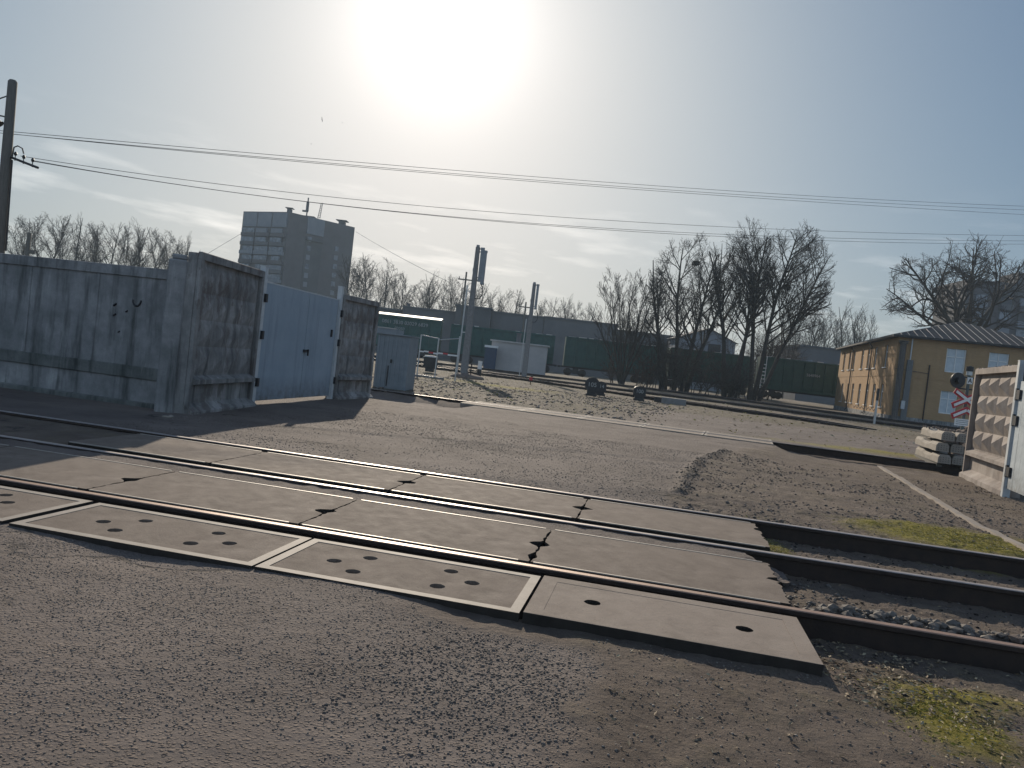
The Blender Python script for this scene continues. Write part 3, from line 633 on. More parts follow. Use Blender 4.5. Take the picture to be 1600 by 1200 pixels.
# ------------------------------------------------------------------ concrete fence, gates
def relief_panel(name, label, p0, p1, H, mat, group, cols=4, thick=0.16, flange=0.07, jag=False, dep=0.055):
    """fence panel seen from p0 to p1; the relief faces local -Y"""
    p0, p1 = Vector((*p0, 0)), Vector((*p1, 0)); d = p1 - p0; L = d.length
    t = thing(name, label, 'concrete fence', p0 + Vector((0, 0, -0.08)), math.atan2(d.y, d.x), group); H += 0.08
    b = MB(); b.box(0, L, 0.0, thick, 0.0, H - 0.02)
    b.box(0, L, -flange, 0, H-0.12, H); b.box(0, 0.10, -flange, 0, 0.12, H-0.12); b.box(L-0.10, L, -flange, 0, 0.12, H-0.12)
    b.build('panel', mat, t, bevel=0.008)
    b = MB(); x0, x1, z0, z1 = 0.20, L-0.12, 0.70, H-0.20; rows = 4; dx, dz = (x1-x0)/cols, (z1-z0)/rows
    for r_ in range(rows):
        for c_ in range(cols):
            xa, xb, za, zb = x0+c_*dx, x0+(c_+1)*dx, z0+r_*dz, z0+(r_+1)*dz
            m1 = (xa + dx*0.55, -dep, za + dz*0.52)
            A, B, C, D = (xa, -0.004, za), (xb, -0.004, za), (xb, -0.004, zb), (xa, -0.004, zb)
            for tri in ((A, B, m1), (B, C, m1), (C, D, m1), (D, A, m1)): b.quad(tri)
    b.build('relief', mat, t)
    b = MB(); b.quad([(0.10,-0.01,0.66),(L-0.10,-0.01,0.66),(L-0.10,-0.13,0.60),(0.10,-0.13,0.60)]); b.quad([(0.10,-0.13,0.60),(L-0.10,-0.13,0.60),(L-0.10,-0.13,0.53),(0.10,-0.13,0.53)])
    b.quad([(0.10,-0.13,0.53),(L-0.10,-0.13,0.53),(L-0.10,-0.01,0.50),(0.10,-0.01,0.50)]); b.quad([(0.10,-0.13,.53),(0.10,-0.01,.5),(0.10,-0.01,.66),(0.10,-0.13,.6)]); b.quad([(L-.1,-0.13,.53),(L-.1,-0.13,.6),(L-.1,-0.01,.66),(L-.1,-0.01,.5)])
    b.build('ledge', mat, t)
    b = MB(); b.quad([(0,0,0.22),(L,0,0.22),(L,-0.16,0.10),(0,-0.16,0.10)]); b.quad([(0,-0.16,0.10),(L,-0.16,0.10),(L,-0.16,-0.1),(0,-0.16,-0.1)]); b.quad([(0,0,.22),(0,-.16,.1),(0,-.16,-.1),(0,0,-.1)]); b.quad([(L,0,.22),(L,0,-.1),(L,-.16,-.1),(L,-.16,.1)])
    b.build('plinth', mat, t)
    if jag:
        b = MB(); rr = random.Random(5); k = 40
        for i in range(k):
            xx = L * (i + rr.random()) / k; s = rr.uniform(0.015, 0.05); zz = H - 0.005
            b.box(xx-s, xx+s, -flange+0.02, thick-0.03, zz, zz + rr.uniform(0.005, 0.035))
        b.build('broken_rim', mat, t)
    return t
wg = 'left concrete boundary wall'
def flat_panel(label, p0, p1, H):
    p0, p1 = Vector((*p0, 0)), Vector((*p1, 0)); d = p1 - p0; L = d.length
    t = thing('concrete_fence_panel', label, 'concrete fence', p0 + Vector((0, 0, -0.08)), math.atan2(d.y, d.x), wg); H += 0.08
    b = MB(); b.box(0, L, 0, 0.16, 0, H); b.box(0, L, -0.03, 0, H-0.16, H)
    for xx in (0.0, L*0.33, L*0.66, L-0.05): b.box(xx, xx+0.05, -0.012, 0, 0.70, H-0.16)
    b.build('panel', M_wall, t, bevel=0.01)
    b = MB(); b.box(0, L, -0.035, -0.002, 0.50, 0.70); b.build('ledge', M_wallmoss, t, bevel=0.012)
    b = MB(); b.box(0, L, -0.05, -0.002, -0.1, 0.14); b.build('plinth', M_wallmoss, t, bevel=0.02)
    return t
wd = (Vector((-5.60, 12.20)) - Vector((-8.54, 12.86))).normalized()
WE = Vector((-5.55, 12.19)); 
q0 = WE - wd * 4.0; q1 = q0 - wd * 0.06; q2 = q1 - wd * 4.0; q3 = q2 - wd * .06; q4 = q3 - wd * 4
t = flat_panel('flat stained grey concrete panel with a small black scrawl, left of the relief panels', q0, WE, 2.20)
# the small black scrawl on the wall
b = MB()
Lw = 4.0
def arcpts(cx, cz, r, a0, a1, n=9): return [(cx + r*math.cos(a0+(a1-a0)*i/(n-1)), -0.004, cz + r*1.3*math.sin(a0+(a1-a0)*i/(n-1))) for i in range(n)]
b.tube(arcpts(3.42, 1.75, 0.075, math.pi*1.0, math.pi*2.0), 0.016, 5); b.build('scrawl', M_black, t)
for (sx, sz, s) in ((3.02,1.62,0.025),(3.03,1.46,0.022),(3.25,1.54,0.018),(3.14,1.20,0.016)):
    b = MB(); b.tube([(sx-s,-0.004,sz),(sx+s,-0.004,sz+s*1.4)], s*0.75, 5); b.build('paint_spot', M_black, t)
flat_panel('flat grey concrete panel running off the left picture edge', q2, q1, 2.20)
flat_panel('flat grey concrete panel outside the picture on the left', q4, q3, 2.20)
b = MB(); b.box(-0.14, 0.14, -0.12, 0.12, -0.1, 2.36); b.box(-0.10, 0.13, -0.10, 0.10, 2.36, 2.44)
tag(b.build('concrete_post', M_wall, loc=(-5.37, 12.02, 0), rz=0.25, bevel=0.02), 'square concrete post where the flat wall meets the taller relief panel', 'fence post')
relief_panel('relief_fence_panel', 'tall peeling relief concrete panel left of the blue grey gate', (-5.06, 11.95), (-4.90, 14.45), 2.52, M_wallp, 'relief concrete fence panels')
relief_panel('relief_fence_panel', 'peeling relief concrete panel right of the closed blue grey gate', (-4.27, 18.36), (-3.74, 20.2), 2.50, M_wallp, 'relief concrete fence panels')
GL, GR = Vector((-4.87, 14.58, 0)), Vector((-4.30, 18.24, 0)); gd = (GR - GL); ga = math.atan2(gd.y, gd.x); gl = gd.length
def tube_post(p, h, lab, w=0.055):
    b = MB(); b.box(-w, w, -w, w, -0.1, h); b.box(-w-0.006, w+0.006, -w-0.006, w+0.006, h, h+0.012)
    for z in (0.35, 1.25, 1.95): b.box(-0.02, 0.05, -w-0.05, -w, z, z+0.16, 1)
    return tag(b.build('gate_post', [M_gpost, M_black], loc=p, rz=ga), lab, 'gate post', 'steel gate posts')
tube_post(GL - gd.normalized()*0.06, 2.62, 'pale steel gate post left of the closed blue grey gate')
tube_post(GR + gd.normalized()*0.06, 2.66, 'pale steel gate post right of the closed blue grey gate')
gt = thing('gate', 'closed double leaf blue grey sheet steel gate between two relief panels', 'gate', GL, ga)
for nm, a, bb in (('gate_leaf', 0.02, gl*0.56-0.012), ('gate_leaf', gl*0.56+0.012, gl-0.02)):
    b = MB(); b.box(a, bb, 0.0, 0.012, 0.06, 2.33)
    for z in (0.06, 1.15, 2.28): b.box(a, bb, 0.012, 0.05, z, z+0.05)
    b.box(a, a+0.05, 0.012, 0.05, 0.06, 2.33); b.box(bb-0.05, bb, 0.012, 0.05, 0.06, 2.33); b.box(a, bb, -0.004, 0.05, 2.33, 2.355, 1)
    lf = b.build(nm, [M_gate, M_gpost], gt)
b = MB(); b.box(gl*0.56-0.07, gl*0.56+0.06, -0.05, 0, 1.05, 1.11); b.box(gl*0.56+0.04, gl*0.56+0.07, -0.08, -0.05, 0.98, 1.12); b.build('bolt', M_black, gt)
b = MB(); b.box(gl*0.92, gl*0.93, -0.04, 0, 1.45, 1.62); b.build('handle', M_black, gt)

# right: sunlit relief panel and open gate leaf
relief_panel('relief_fence_panel', 'sunlit pinkish relief concrete panel with raised diamonds beside the pale steel gate', (10.36, 17.17), (9.31, 14.06), 2.36, M_relief, 'relief concrete fence panels', cols=4, jag=True, flange=0.11, dep=0.12)
SP = Vector((9.15, 13.95, 0)); sdir = (Vector((8.2, 11.1, 0)) - SP); sa = math.atan2(sdir.y, sdir.x); sl = sdir.length
b = MB(); b.box(-0.06, 0.06, -0.06, 0.06, -0.12, 2.42); b.box(-0.065, 0.065, -0.065, 0.065, 2.42, 2.435)
tag(b.build('gate_post', M_gpost, loc=SP, rz=sa), 'pale steel gate post in sunlight beside the pinkish relief panel', 'gate post', 'steel gate posts')
gt2 = thing('gate', 'pale blue sheet steel gate leaf at the right picture edge with black hinges', 'gate', SP + sdir.normalized()*0.09, sa)
b = MB(); b.box(0, 0.30, -0.02, 0.0, 0.10, 2.05); b.box(0.31, sl, -0.02, 0.0, 0.10, 2.05); b.box(0, sl, 0, 0.04, 0.10, 0.15); b.box(0, sl, 0, 0.04, 2.0, 2.05)
b.build('gate_leaf', M_gate2, gt2)
b = MB(); b.box(0, sl, 0.012, 0.03, 2.06, 2.40); b.build('mesh_top', M_black, gt2)
for z in (1.72, 1.25, 0.32):
    b = MB(); b.prism([(-0.05,0),(0.16,0),(0.20,0.03),(-0.05,0.03)], 0, 0.17); b.tube([(-0.05,0.02,-0.02),(-0.05,0.02,0.2)], 0.03, 8)
    b.build('hinge', M_black, gt2, loc=(0.0, -0.055, z))

# ------------------------------------------------------------------ stacked sleepers, rubble
sx = math.atan2(2.6, 0.75) - math.pi/2
def make_sleeper(loc, rz, lab):
    t = thing('concrete_sleeper', lab, 'railway sleeper', loc, rz, 'stacked concrete sleepers')
    b = MB(); P = [(-0.15,0),(0.15,0),(0.145,0.15),(0.10,0.22),(-0.10,0.22),(-0.145,0.15)]
    st = [(0,0.0),(0.05,0.0),(0.75,0.0),(1.0,-0.05),(1.7,-0.05),(1.95,0.0),(2.65,0.0),(2.7,0.0)]
    for (y, dz) in st: b.v += [(p[0], y, p[1] + (dz if p[1] > 0.1 else 0)) for p in P]
    for i in range(len(st)-1):
        for j in range(6): b.f.append((i*6+j, (i+1)*6+j, (i+1)*6+(j+1)%6, i*6+(j+1)%6)); b.m.append(0)
    b.f.append(tuple(range(5,-1,-1))[::-1]); b.m.append(0); b.f.append(tuple((len(st)-1)*6+k for k in range(5,-1,-1))); b.m.append(0)
    for xx in (-0.09,-0.03,0.03,0.09):
        for zz in (0.05,0.10,0.15): b.tube([(xx,-0.006,zz),(xx,0.02,zz)], 0.010, 6, 1)
    o = b.build('body', [M_sleeper, M_rust], t); bm = bmesh.new(); bm.from_mesh(o.data); bmesh.ops.recalc_face_normals(bm, faces=bm.faces); bm.to_mesh(o.data); bm.free()
    return t
base = Vector((11.0, 19.3, -0.06)); fw = Vector((-math.sin(sx), math.cos(sx), 0)); rt = Vector((math.cos(sx), math.sin(sx), 0))
lv = ['bottom', 'middle', 'top']
for k in range(3):
    for c_ in range(2):
        p = base + rt * (c_ * 0.36 + (0.0, -0.06, 0.02)[k]) + fw * R.uniform(-0.12, 0.12) + Vector((0, 0, 0.10 + k * 0.29))
        make_sleeper(p, sx + R.uniform(-0.05, 0.05), '%s concrete sleeper in the %s column of the stack by the sunlit panel' % (lv[k], ('left', 'right')[c_]))
b = MB()
def rock(b, c, r, rr, sq=0.7):
    n = len(b.v); bm = bmesh.new(); bmesh.ops.create_icosphere(bm, subdivisions=1, radius=1)
    ax = (rr.uniform(0.7,1.25), rr.uniform(0.7,1.25), rr.uniform(0.55,0.95)*sq/0.7); q = Matrix.Rotation(rr.uniform(0,6.28), 3, 'Z') @ Matrix.Rotation(rr.uniform(-.5,.5), 3, 'X')
    bm.verts.ensure_lookup_table()
    for v in bm.verts: b.v.append(tuple(Vector(c) + q @ Vector((v.co.x*ax[0]*r*rr.uniform(.8,1.15), v.co.y*ax[1]*r*rr.uniform(.8,1.15), v.co.z*ax[2]*r*rr.uniform(.8,1.15)))))
    for f in bm.faces: b.f.append(tuple(n + v.index for v in f.verts)); b.m.append(0)
    bm.free()
for k in range(2):
    b = MB(); b.box(-0.06, 0.06, 0, 2.5, -0.05, 0.05)
    tag(b.build('timber', M_wood, loc=base + rt*(-0.05 + k*0.55) + fw*0.1 + Vector((0,0,0.045)), rz=sx), '%s dark timber bearer under the sleeper stack' % ('left', 'right')[k], 'timber', 'timbers under the sleepers')
rr = random.Random(3); b = MB()
for i in range(150):
    rad = rr.random()**0.6; a = rr.uniform(0, 6.28); h = max(0, 1-rad)*0.95
    rock(b, (math.cos(a)*rad*1.1, math.sin(a)*rad*1.3, h*rr.uniform(0.75,1)), rr.uniform(0.08,0.2), rr)
o = b.build('rubble_heap', M_rubble, loc=(13.1, 21.9, 0.0)); tag(o, 'heap of broken brown rubble behind the sleeper stack', 'rubble heap')
b = MB()
for i in range(60):
    p = rt * rr.uniform(-0.1, 0.55) + fw * rr.uniform(0.05, 2.5); rock(b, (p.x, p.y, 0.90 + rr.uniform(0, 0.03)), rr.uniform(0.015, 0.05), rr)
tag(b.build('rubble_crumbs', M_rubble, loc=base), 'crumbs of concrete scattered on top of the sleeper stack', 'rubble', kind='stuff')

# ------------------------------------------------------------------ loose ballast, leaf litter, grit, moss tufts
def scatter(name, n, fn, mat, rmin, rmax, seed, kind='stuff', lab=None, cat=None):
    rr = random.Random(seed); b = MB()
    bm = bmesh.new(); bmesh.ops.create_icosphere(bm, subdivisions=1, radius=1); bm.verts.ensure_lookup_table()
    vv = [v.co.copy() for v in bm.verts]; ff = [tuple(v.index for v in f.verts) for f in bm.faces]; bm.free()
    uv = [fn(rr) for _ in range(n)]; P = [G(u, v) for u, v in uv]
    zs = ground_fields(np.array([p.x for p in P]), np.array([p.y for p in P]))[2]
    for p, z in zip(P, zs):
        r = rmin + (rmax - rmin) * rr.random() ** 2.2; k = len(b.v); a = rr.uniform(0, 6.28); ca, sa_ = math.cos(a), math.sin(a); ax = (rr.uniform(.8,1.4), rr.uniform(.7,1.1), rr.uniform(.45,.85))
        for v in vv:
            x_, y_, z_ = v.x*ax[0]*rr.uniform(.82,1.12)*r, v.y*ax[1]*rr.uniform(.82,1.12)*r, v.z*ax[2]*rr.uniform(.82,1.12)*r
            b.v.append((p.x + x_*ca - y_*sa_, p.y + x_*sa_ + y_*ca, z + r*0.3 + z_))
        for f in ff: b.f.append(tuple(k + i for i in f)); b.m.append(0)
    o = b.build(name, mat); return tag(o, lab, cat, kind=kind)
scatter('ballast', 420, lambda r: (r.uniform(2.06, 4.3), r.gauss(0.30, 0.10)), M_stone, 0.014, 0.05, 1, lab='grey ballast stones heaped behind the nearest rail', cat='ballast')
scatter('ballast', 130, lambda r: (r.uniform(2.05, 2.6), r.uniform(0.1, 1.5)), M_stone, 0.008, 0.028, 2, lab='small dark stones by the jagged slab ends', cat='ballast')

def pebbles(name, n, urange, vrange, rmin, rmax, seed, mats, lab, cat, asph_only=True, dens=True, lift=0.2, pw=2.0, keep=None):
    g = np.random.default_rng(seed); u = g.uniform(*urange, n); v = g.uniform(*vrange, n)
    x = TO.x + u*TU.x + v*TV.x; y = TO.y + u*TU.y + v*TV.y
    f = ground_fields(x, y); k = np.ones(n, bool)
    if asph_only: k &= f[3] > 0.5
    if dens: k &= g.random(n) < np.clip((vnoise(x, y, 1.3, 91, 4) - 0.30) * 3.6, 0.05, 1)
    k &= f[4] < 0.25
    if keep is not None: k &= keep(u, v)
    x, y, z = x[k], y[k], f[2][k]; n = len(x); r = rmin + (rmax - rmin) * g.random(n) ** pw
    bm = bmesh.new(); bmesh.ops.create_icosphere(bm, subdivisions=1, radius=1); bm.verts.ensure_lookup_table()
    V = np.array([w.co[:] for w in bm.verts]); F = np.array([[w.index for w in q.verts] for q in bm.faces]); bm.free()
    P = V[None] * (g.uniform(0.78, 1.15, (n, len(V), 1))) * np.stack([g.uniform(.9,1.5,n), g.uniform(.75,1.1,n), g.uniform(.5,.85,n)], 1)[:, None, :] * r[:, None, None]
    a_ = g.uniform(0, 6.283, n); ca, sa_ = np.cos(a_)[:, None], np.sin(a_)[:, None]
    X = x[:, None] + P[..., 0]*ca - P[..., 1]*sa_; Y = y[:, None] + P[..., 0]*sa_ + P[..., 1]*ca; Z = z[:, None] + P[..., 2] + (lift*r)[:, None]
    co = np.stack([X, Y, Z], -1).reshape(-1, 3); fa = (F[None] + (np.arange(n) * len(V))[:, None, None]).reshape(-1, 3)
    me = bpy.data.meshes.new(name); me.vertices.add(len(co)); me.vertices.foreach_set('co', co.ravel().astype(np.float32))
    me.loops.add(fa.size); me.loops.foreach_set('vertex_index', fa.ravel().astype(np.int32)); me.polygons.add(len(fa)); me.polygons.foreach_set('loop_start', np.arange(0, fa.size, 3, dtype=np.int32))
    for m in mats: me.materials.append(m)
    me.polygons.foreach_set('material_index', np.repeat(g.integers(0, len(mats), n), len(F)).astype(np.int32)); me.update(calc_edges=True)
    o = bpy.data.objects.new(name, me); COL.objects.link(o); return tag(o, lab, cat, kind='stuff')
M_pebA = plain('asphalt_chip_grey', (0.115,0.098,0.085), (0.165,0.142,0.123), 3, 0.8, 0); M_pebB = plain('asphalt_chip_pale', (0.17,0.146,0.125), (0.25,0.218,0.188), 3, 0.75, 0); M_pebC = plain('asphalt_chip_dark', (0.07,0.059,0.05), (0.10,0.086,0.075), 3, 0.8, 0)
pebbles('grit', 6500, (-0.4, 1.1), (-2.7, -1.25), 0.0025, 0.008, 46, [M_pebC, M_pebA, M_pebC], 'dark coarse chips in the worn patch before the smooth slab', 'grit', dens=False, pw=1.5, keep=lambda u, v: np.exp(-((u-.35)/.42)**2 - ((v+1.95)/.5)**2) > np.random.default_rng(5).random(len(u)))
PM = [M_pebA, M_pebA, M_pebB, M_pebC]
pebbles('grit', 42000, (-4.6, 1.9), (-3.3, -1.07), 0.0016, 0.0052, 4, PM, 'stone chips standing out of the worn asphalt in front', 'grit', pw=1.6)
pebbles('grit', 26000, (-6.0, 3.2), (3.45, 10.5), 0.003, 0.010, 41, PM, 'stone chips standing out of the asphalt of the yard', 'grit', pw=1.6)
pebbles('grit', 7000, (0.6, 3.2), (-3.3, -1.07), 0.002, 0.007, 42, [M_rubble, M_pebC, M_pebB], 'small clods and grit on the dirt in front', 'grit', asph_only=False, pw=3, keep=lambda u, v: u > 0.8)
pebbles('grit', 16000, (1.2, 7.5), (3.4, 11.5), 0.004, 0.022, 43, [M_rubble, M_pebC, M_pebA, M_rubble], 'clods and grit on the bare dirt beyond the rails', 'grit', asph_only=False, pw=3.5, keep=lambda u, v: u > np.interp(v, [3.3, 4.8, 7.0, 9.3, 11.8], [1.2, 1.44, 1.62, 1.95, 2.6]))
pebbles('grit', 5000, (2.05, 7.0), (0.1, 3.2), 0.003, 0.016, 44, [M_rubble, M_soil_shade, M_pebA], 'clods and grit on the ground between the right hand rails', 'grit', asph_only=False, pw=3)
pebbles('grit', 9000, (-14, 9), (17.5, 40), 0.015, 0.06, 45, [M_rubble, M_pebA, M_pebB, M_pebC], 'gravel on the ground before the far tracks', 'gravel', asph_only=False, pw=2.5, keep=lambda u, v: (u < 0.5 + (v-17)*.1))
scatter('grit', 420, lambda r: (lambda v: (float(np.interp(v, [4.8,7,9.3,11.8], [1.44,1.62,1.95,2.6])) + r.gauss(0.03,0.075), v))(r.uniform(4.6, 11.6)), M_pebC, 0.006, 0.024, 6, lab='dark asphalt crumbs along the broken pavement edge', cat='grit')
scatter('grit', 120, lambda r: (r.uniform(-5.0, 2.0), r.uniform(-1.0, 3.0)), M_rubble, 0.002, 0.008, 9, lab='specks of grit lying on the slabs', cat='grit')
for k, (u, v, r_) in enumerate([(3.45, 0.25, 0.045), (3.6, 0.22, 0.06)]):
    b = MB(); rock(b, (0,0,r_*0.6), r_, random.Random(k)); p = G(u, v); p.z = gz(p.x, p.y)
    tag(b.build('stone', M_rubble, loc=p), ('smaller' if k == 0 else 'larger') + ' brown stone of the pair at the right end of the ballast', 'stone', 'brown stones by the rail')
def litter(name, n, fn, mats, seed, smin, smax, lift, lab, cat):
    rr = random.Random(seed); b = MB(); uv = [fn(rr) for _ in range(n)]; P = [G(u, v) for u, v in uv]
    zs = ground_fields(np.array([p.x for p in P]), np.array([p.y for p in P]))[2]
    for p, z in zip(P, zs):
        s = rr.uniform(smin, smax); q = Matrix.Rotation(rr.uniform(0,6.28), 3, 'Z') @ Matrix.Rotation(rr.uniform(-.9,.9), 3, 'X') @ Matrix.Rotation(rr.uniform(-.4,.4), 3, 'Y')
        w = rr.uniform(0.15, 0.5); c = Vector((p.x, p.y, z + lift*rr.random() + s*0.2))
        pts = [Vector((-s,0,0)), Vector((0,-s*w,s*0.15)), Vector((s,0,0)), Vector((0,s*w,s*0.15))]
        b.quad([c + q @ k for k in pts], rr.randrange(len(mats)))
    return tag(b.build(name, mats), lab, cat, kind='stuff')
M_leafA = plain('dead_leaf', (0.16,0.115,0.065), (0.30,0.23,0.15), 20, 0.8, 0); M_leafB = plain('pale_dead_grass', (0.26,0.22,0.14), (0.40,0.34,0.23), 20, 0.8, 0); M_mossg = plain('moss_green', (0.14,0.13,0.015), (0.30,0.26,0.035), 12, 0.95, 0)
litter('leaf_litter', 1500, lambda r: (2.05 + abs(r.gauss(0, 0.6)), r.uniform(-1.3, -0.12)), [M_leafA, M_leafB, M_leafA, M_dark], 11, 0.006, 0.022, 0.012, 'dead leaves and dry grass in front of the nearest rail', 'leaf litter')
litter('leaf_litter', 420, lambda r: (r.uniform(0.9, 2.9), r.uniform(-2.4, -1.1)), [M_leafA, M_leafB, M_rubble], 12, 0.004, 0.018, 0.004, 'scraps of dead leaf on the dirt beside the asphalt', 'leaf litter')
litter('leaf_litter', 700, lambda r: (r.uniform(2.1, 6.5), r.uniform(0.15, 3.1)), [M_leafA, M_leafB, M_rubble], 13, 0.005, 0.02, 0.006, 'dry scraps on the dirt between the rails', 'leaf litter')
def mossf(r):
    k = r.random()
    if k < 0.62: return (r.gauss(4.5, 0.6), max(3.36, r.gauss(4.1, 0.42)))
    if k < 0.80: return (r.gauss(2.55, 0.17), r.gauss(-1.25, 0.28))
    if k < 0.9: return (r.gauss(2.30, 0.10), r.gauss(2.7, 0.25))
    return (r.gauss(3.2, 0.6), r.gauss(2.2, 0.13))
litter('dry_grass', 2600, lambda r: (r.uniform(-16, 16), r.uniform(18, 60)), [M_leafB, M_leafA, M_mossg], 15, 0.03, 0.10, 0.05, 'dry grass between the far tracks', 'dry grass')
litter('moss', 6500, lambda r: (lambda q: q if not (abs(q[1]-R3V) < 0.07 or abs(q[1]-R2V) < .07) else (q[0], q[1]+0.16))(mossf(r)), [M_mossg, M_mossg, M_leafB], 14, 0.005, 0.016, 0.012, 'yellow green moss on the dirt at the right', 'moss')

# ------------------------------------------------------------------ trees
class Tree:
    def __init__(s, seed): s.r = random.Random(seed); s.tr = MB(); s.cr = MB()
    def grow(s, p, d, L, rad, lev, P):
        r = s.r; s.jit = r.uniform(0.86, 1.10); nseg = P['seg'][lev]; pts = [p.copy()]; rads = [rad]; dirs = [d.copy()]
        rend = max(rad * P['taper'][lev], P['rmin'])
        for i in range(nseg):
            w = P['wig'][lev]; d = (d + Vector((r.gauss(0, w), r.gauss(0, w), r.gauss(0, w) + P['up'][lev]))).normalized()
            p = p + d * (L / nseg)
            e = P.get('env')
            if e and lev > 0 and ((p.x-e[0])/e[3])**2 + ((p.y-e[1])/e[4])**2 + ((p.z-e[2])/e[5])**2 > s.jit:
                break
            pts.append(p.copy()); dirs.append(d.copy()); rads.append(rad + (rend - rad) * (i + 1) / nseg)
        if len(pts) < 2: return
        nseg = len(pts) - 1
        mb = s.tr if lev <= P['split'] else s.cr
        mb.tube(pts, rads, (8, 6, 5, 3, 3, 3)[min(lev + P.get('thin', 0), 5)], cap=False)
        if lev >= P['lev']: return
        n = P['n'][lev] * nseg / P['seg'][lev]; n = max(1, int(n * r.uniform(0.8, 1.2)))
        for k in range(n):
            t = P['t0'][lev] + (1 - P['t0'][lev]) * ((k + r.random()) / n); f = t * nseg; i = min(int(f), nseg - 1); fr = f - i
            q = pts[i].lerp(pts[i+1], fr); rq = rads[i] + (rads[i+1] - rads[i]) * fr; dq = dirs[i+1]
            a = math.radians(P['ang'][lev] * r.uniform(0.65, 1.3)); o = dq.orthogonal().normalized(); o.rotate(Matrix.Rotation(r.uniform(0, 6.28), 3, dq))
            nd = (dq * math.cos(a) + o * math.sin(a)).normalized()
            s.grow(q, nd, L * P['len'][lev] * r.uniform(0.7, 1.2) * (1.15 - 0.55 * t), max(min(rq * 0.72, rad * P['rr'][lev]), P['rmin']), lev + 1, P)
def make_tree(seed, name, label, cat, loc, stems, P, group, bark=None, twig=None):
    T = Tree(seed)
    for (off, dr, L, rad) in stems: T.grow(Vector(off), Vector(dr).normalized(), L, rad, 0, P)
    t = thing(name, label, cat, loc, 0, group)
    T.tr.build('trunk', bark or M_bark, t, smooth=True); T.cr.build('crown', twig or M_twig, t)
    return t
BIG = dict(lev=4, split=1, seg=[9,6,5,4,3], wig=[0.05,0.07,0.09,0.11,0.12], up=[0.02,0.045,0.05,0.05,0.03], taper=[0.18,0.2,0.3,0.5,0.7], n=[16,9,6,4,0], t0=[0.30,0.18,0.15,0.1,0], ang=[42,38,38,38,0], len=[0.40,0.48,0.50,0.5,0], rr=[0.34,0.45,0.5,0.6], rmin=0.0095)
TA = dict(BIG, n=[12,9,6,4,0], t0=[0.10,0.2,0.2,0.15,0], ang=[26,26,28,32,0], up=[0.0,0.05,0.06,0.05,0.03], wig=[0.03,0.04,0.06,0.08,0.10], rmin=0.0105)
rT = random.Random(21)
def zt(x, y): return -0.1
# fan shaped tree
st = [((rT.uniform(-.25,.25), rT.uniform(-.25,.25), 0), (math.sin(a)*0.36*k, rT.uniform(-.3,.3), 1.0), rT.uniform(12.0,14.8)*(1-0.22*abs(math.sin(a)*k)), 0.13) for a, k in [(-1.5,1.3),(-1.2,0.9),(-.8,0.8),(-.4,.7),(0,.5),(.3,.8),(.7,.8),(1.1,.9),(1.5,1.2)]]
make_tree(31, 'bare_tree', 'fan shaped bare tree with many upright branches, left of the tall group', 'tree', (12.4, 87.5, -0.1), st, dict(TA, n=[10,7,5,3,0], len=[0.36,0.5,0.5,0.5,0], env=(0,0,9.0,4.7,4.7,7.6)), 'tall bare trees before the wagons')
st = [((-0.9,0,0),(-0.14,0.1,1),15.2,0.27),((0.2,0.4,0),(-0.02,-0.12,1),16.2,0.29),((0.9,0,0),(0.12,0.05,1),15.8,0.27),((1.4,-.3,0),(0.26,-0.1,1),14.6,0.30),((-1.4,-.3,0),(-0.26,-.1,1),12.5,0.22)]
make_tree(32, 'bare_tree', 'tall bare tree of several stems right of the fan shaped tree', 'tree', (18.2, 87, -0.1), st, dict(BIG, n=[17,9,6,4,0], t0=[0.30,.18,.15,.1,0], env=(0.1,0,10.6,4.5,5.0,7.9)), 'tall bare trees before the wagons')
st = [((-0.7,0,0),(-0.10,0.05,1),17.2,0.32),((0.0,0.3,0),(0.02,-0.1,1),18.2,0.30),((0.5,-0.2,0),(0.12,0.1,1),17.2,0.25)]
make_tree(33, 'bare_tree', 'tallest bare tree with three straight stems rising above the green wagons', 'tree', (24.6, 86.5, -0.1), st, dict(BIG, n=[24,10,6,4,0], t0=[0.36,.18,.15,.1,0], env=(-0.1,0,13.0,3.6,4.2,7.6)), 'tall bare trees before the wagons')
st = [((-0.4,0,0),(0.05,0.05,1),17.4,0.32),((0.1,0.3,0),(0.15,-0.1,1),18.4,0.32),((0.6,-0.2,0),(0.25,0.1,1),17.4,0.27)]
make_tree(34, 'bare_tree', 'tall bare tree leaning right with a ball shaped nest, beside the yellow building', 'tree', (27.0, 86.0, -0.1), st, dict(BIG, n=[24,10,6,4,0], t0=[0.34,.18,.15,.1,0], env=(2.4,0,13.2,4.9,5.0,7.8), up=[0.02,0.03,0.04,0.04,0.03]), 'tall bare trees before the wagons')
for k, (x, y, z, lab) in enumerate(((19.0, 86.6, 14.6, 'dark bird nest in the many stemmed bare tree'), (29.2, 85.8, 12.9, 'dark bird nest in the bare tree leaning right'))):
    b = MB(); rr = random.Random(60+k)
    for i in range(90):
        a = rr.uniform(0, 6.28); c = Vector((math.cos(a), math.sin(a), 0))*rr.uniform(0.05,.3) + Vector((0,0,rr.uniform(-.3,.15))); d = Vector((rr.gauss(0,1), rr.gauss(0,1), rr.gauss(0,.4))).normalized()*0.3
        b.tube([c-d, c+d], 0.03, 3)
    tag(b.build('bird_nest', M_bark, loc=(x, y, z)), lab, 'bird nest', 'nests in the tall trees')
OAK = dict(BIG, n=[11,8,6,4,0], wig=[0.05,0.15,0.20,0.22,0.2], ang=[55,46,44,42,0], up=[0.0,0.05,0.05,0.04,0.02], t0=[0.45,0.15,0.15,0.1,0], len=[0.62,0.52,0.48,0.48,0], rr=[0.42,0.45,.5,.6], rmin=0.012, env=(0,0,15.8,10.5,9.0,8.4))
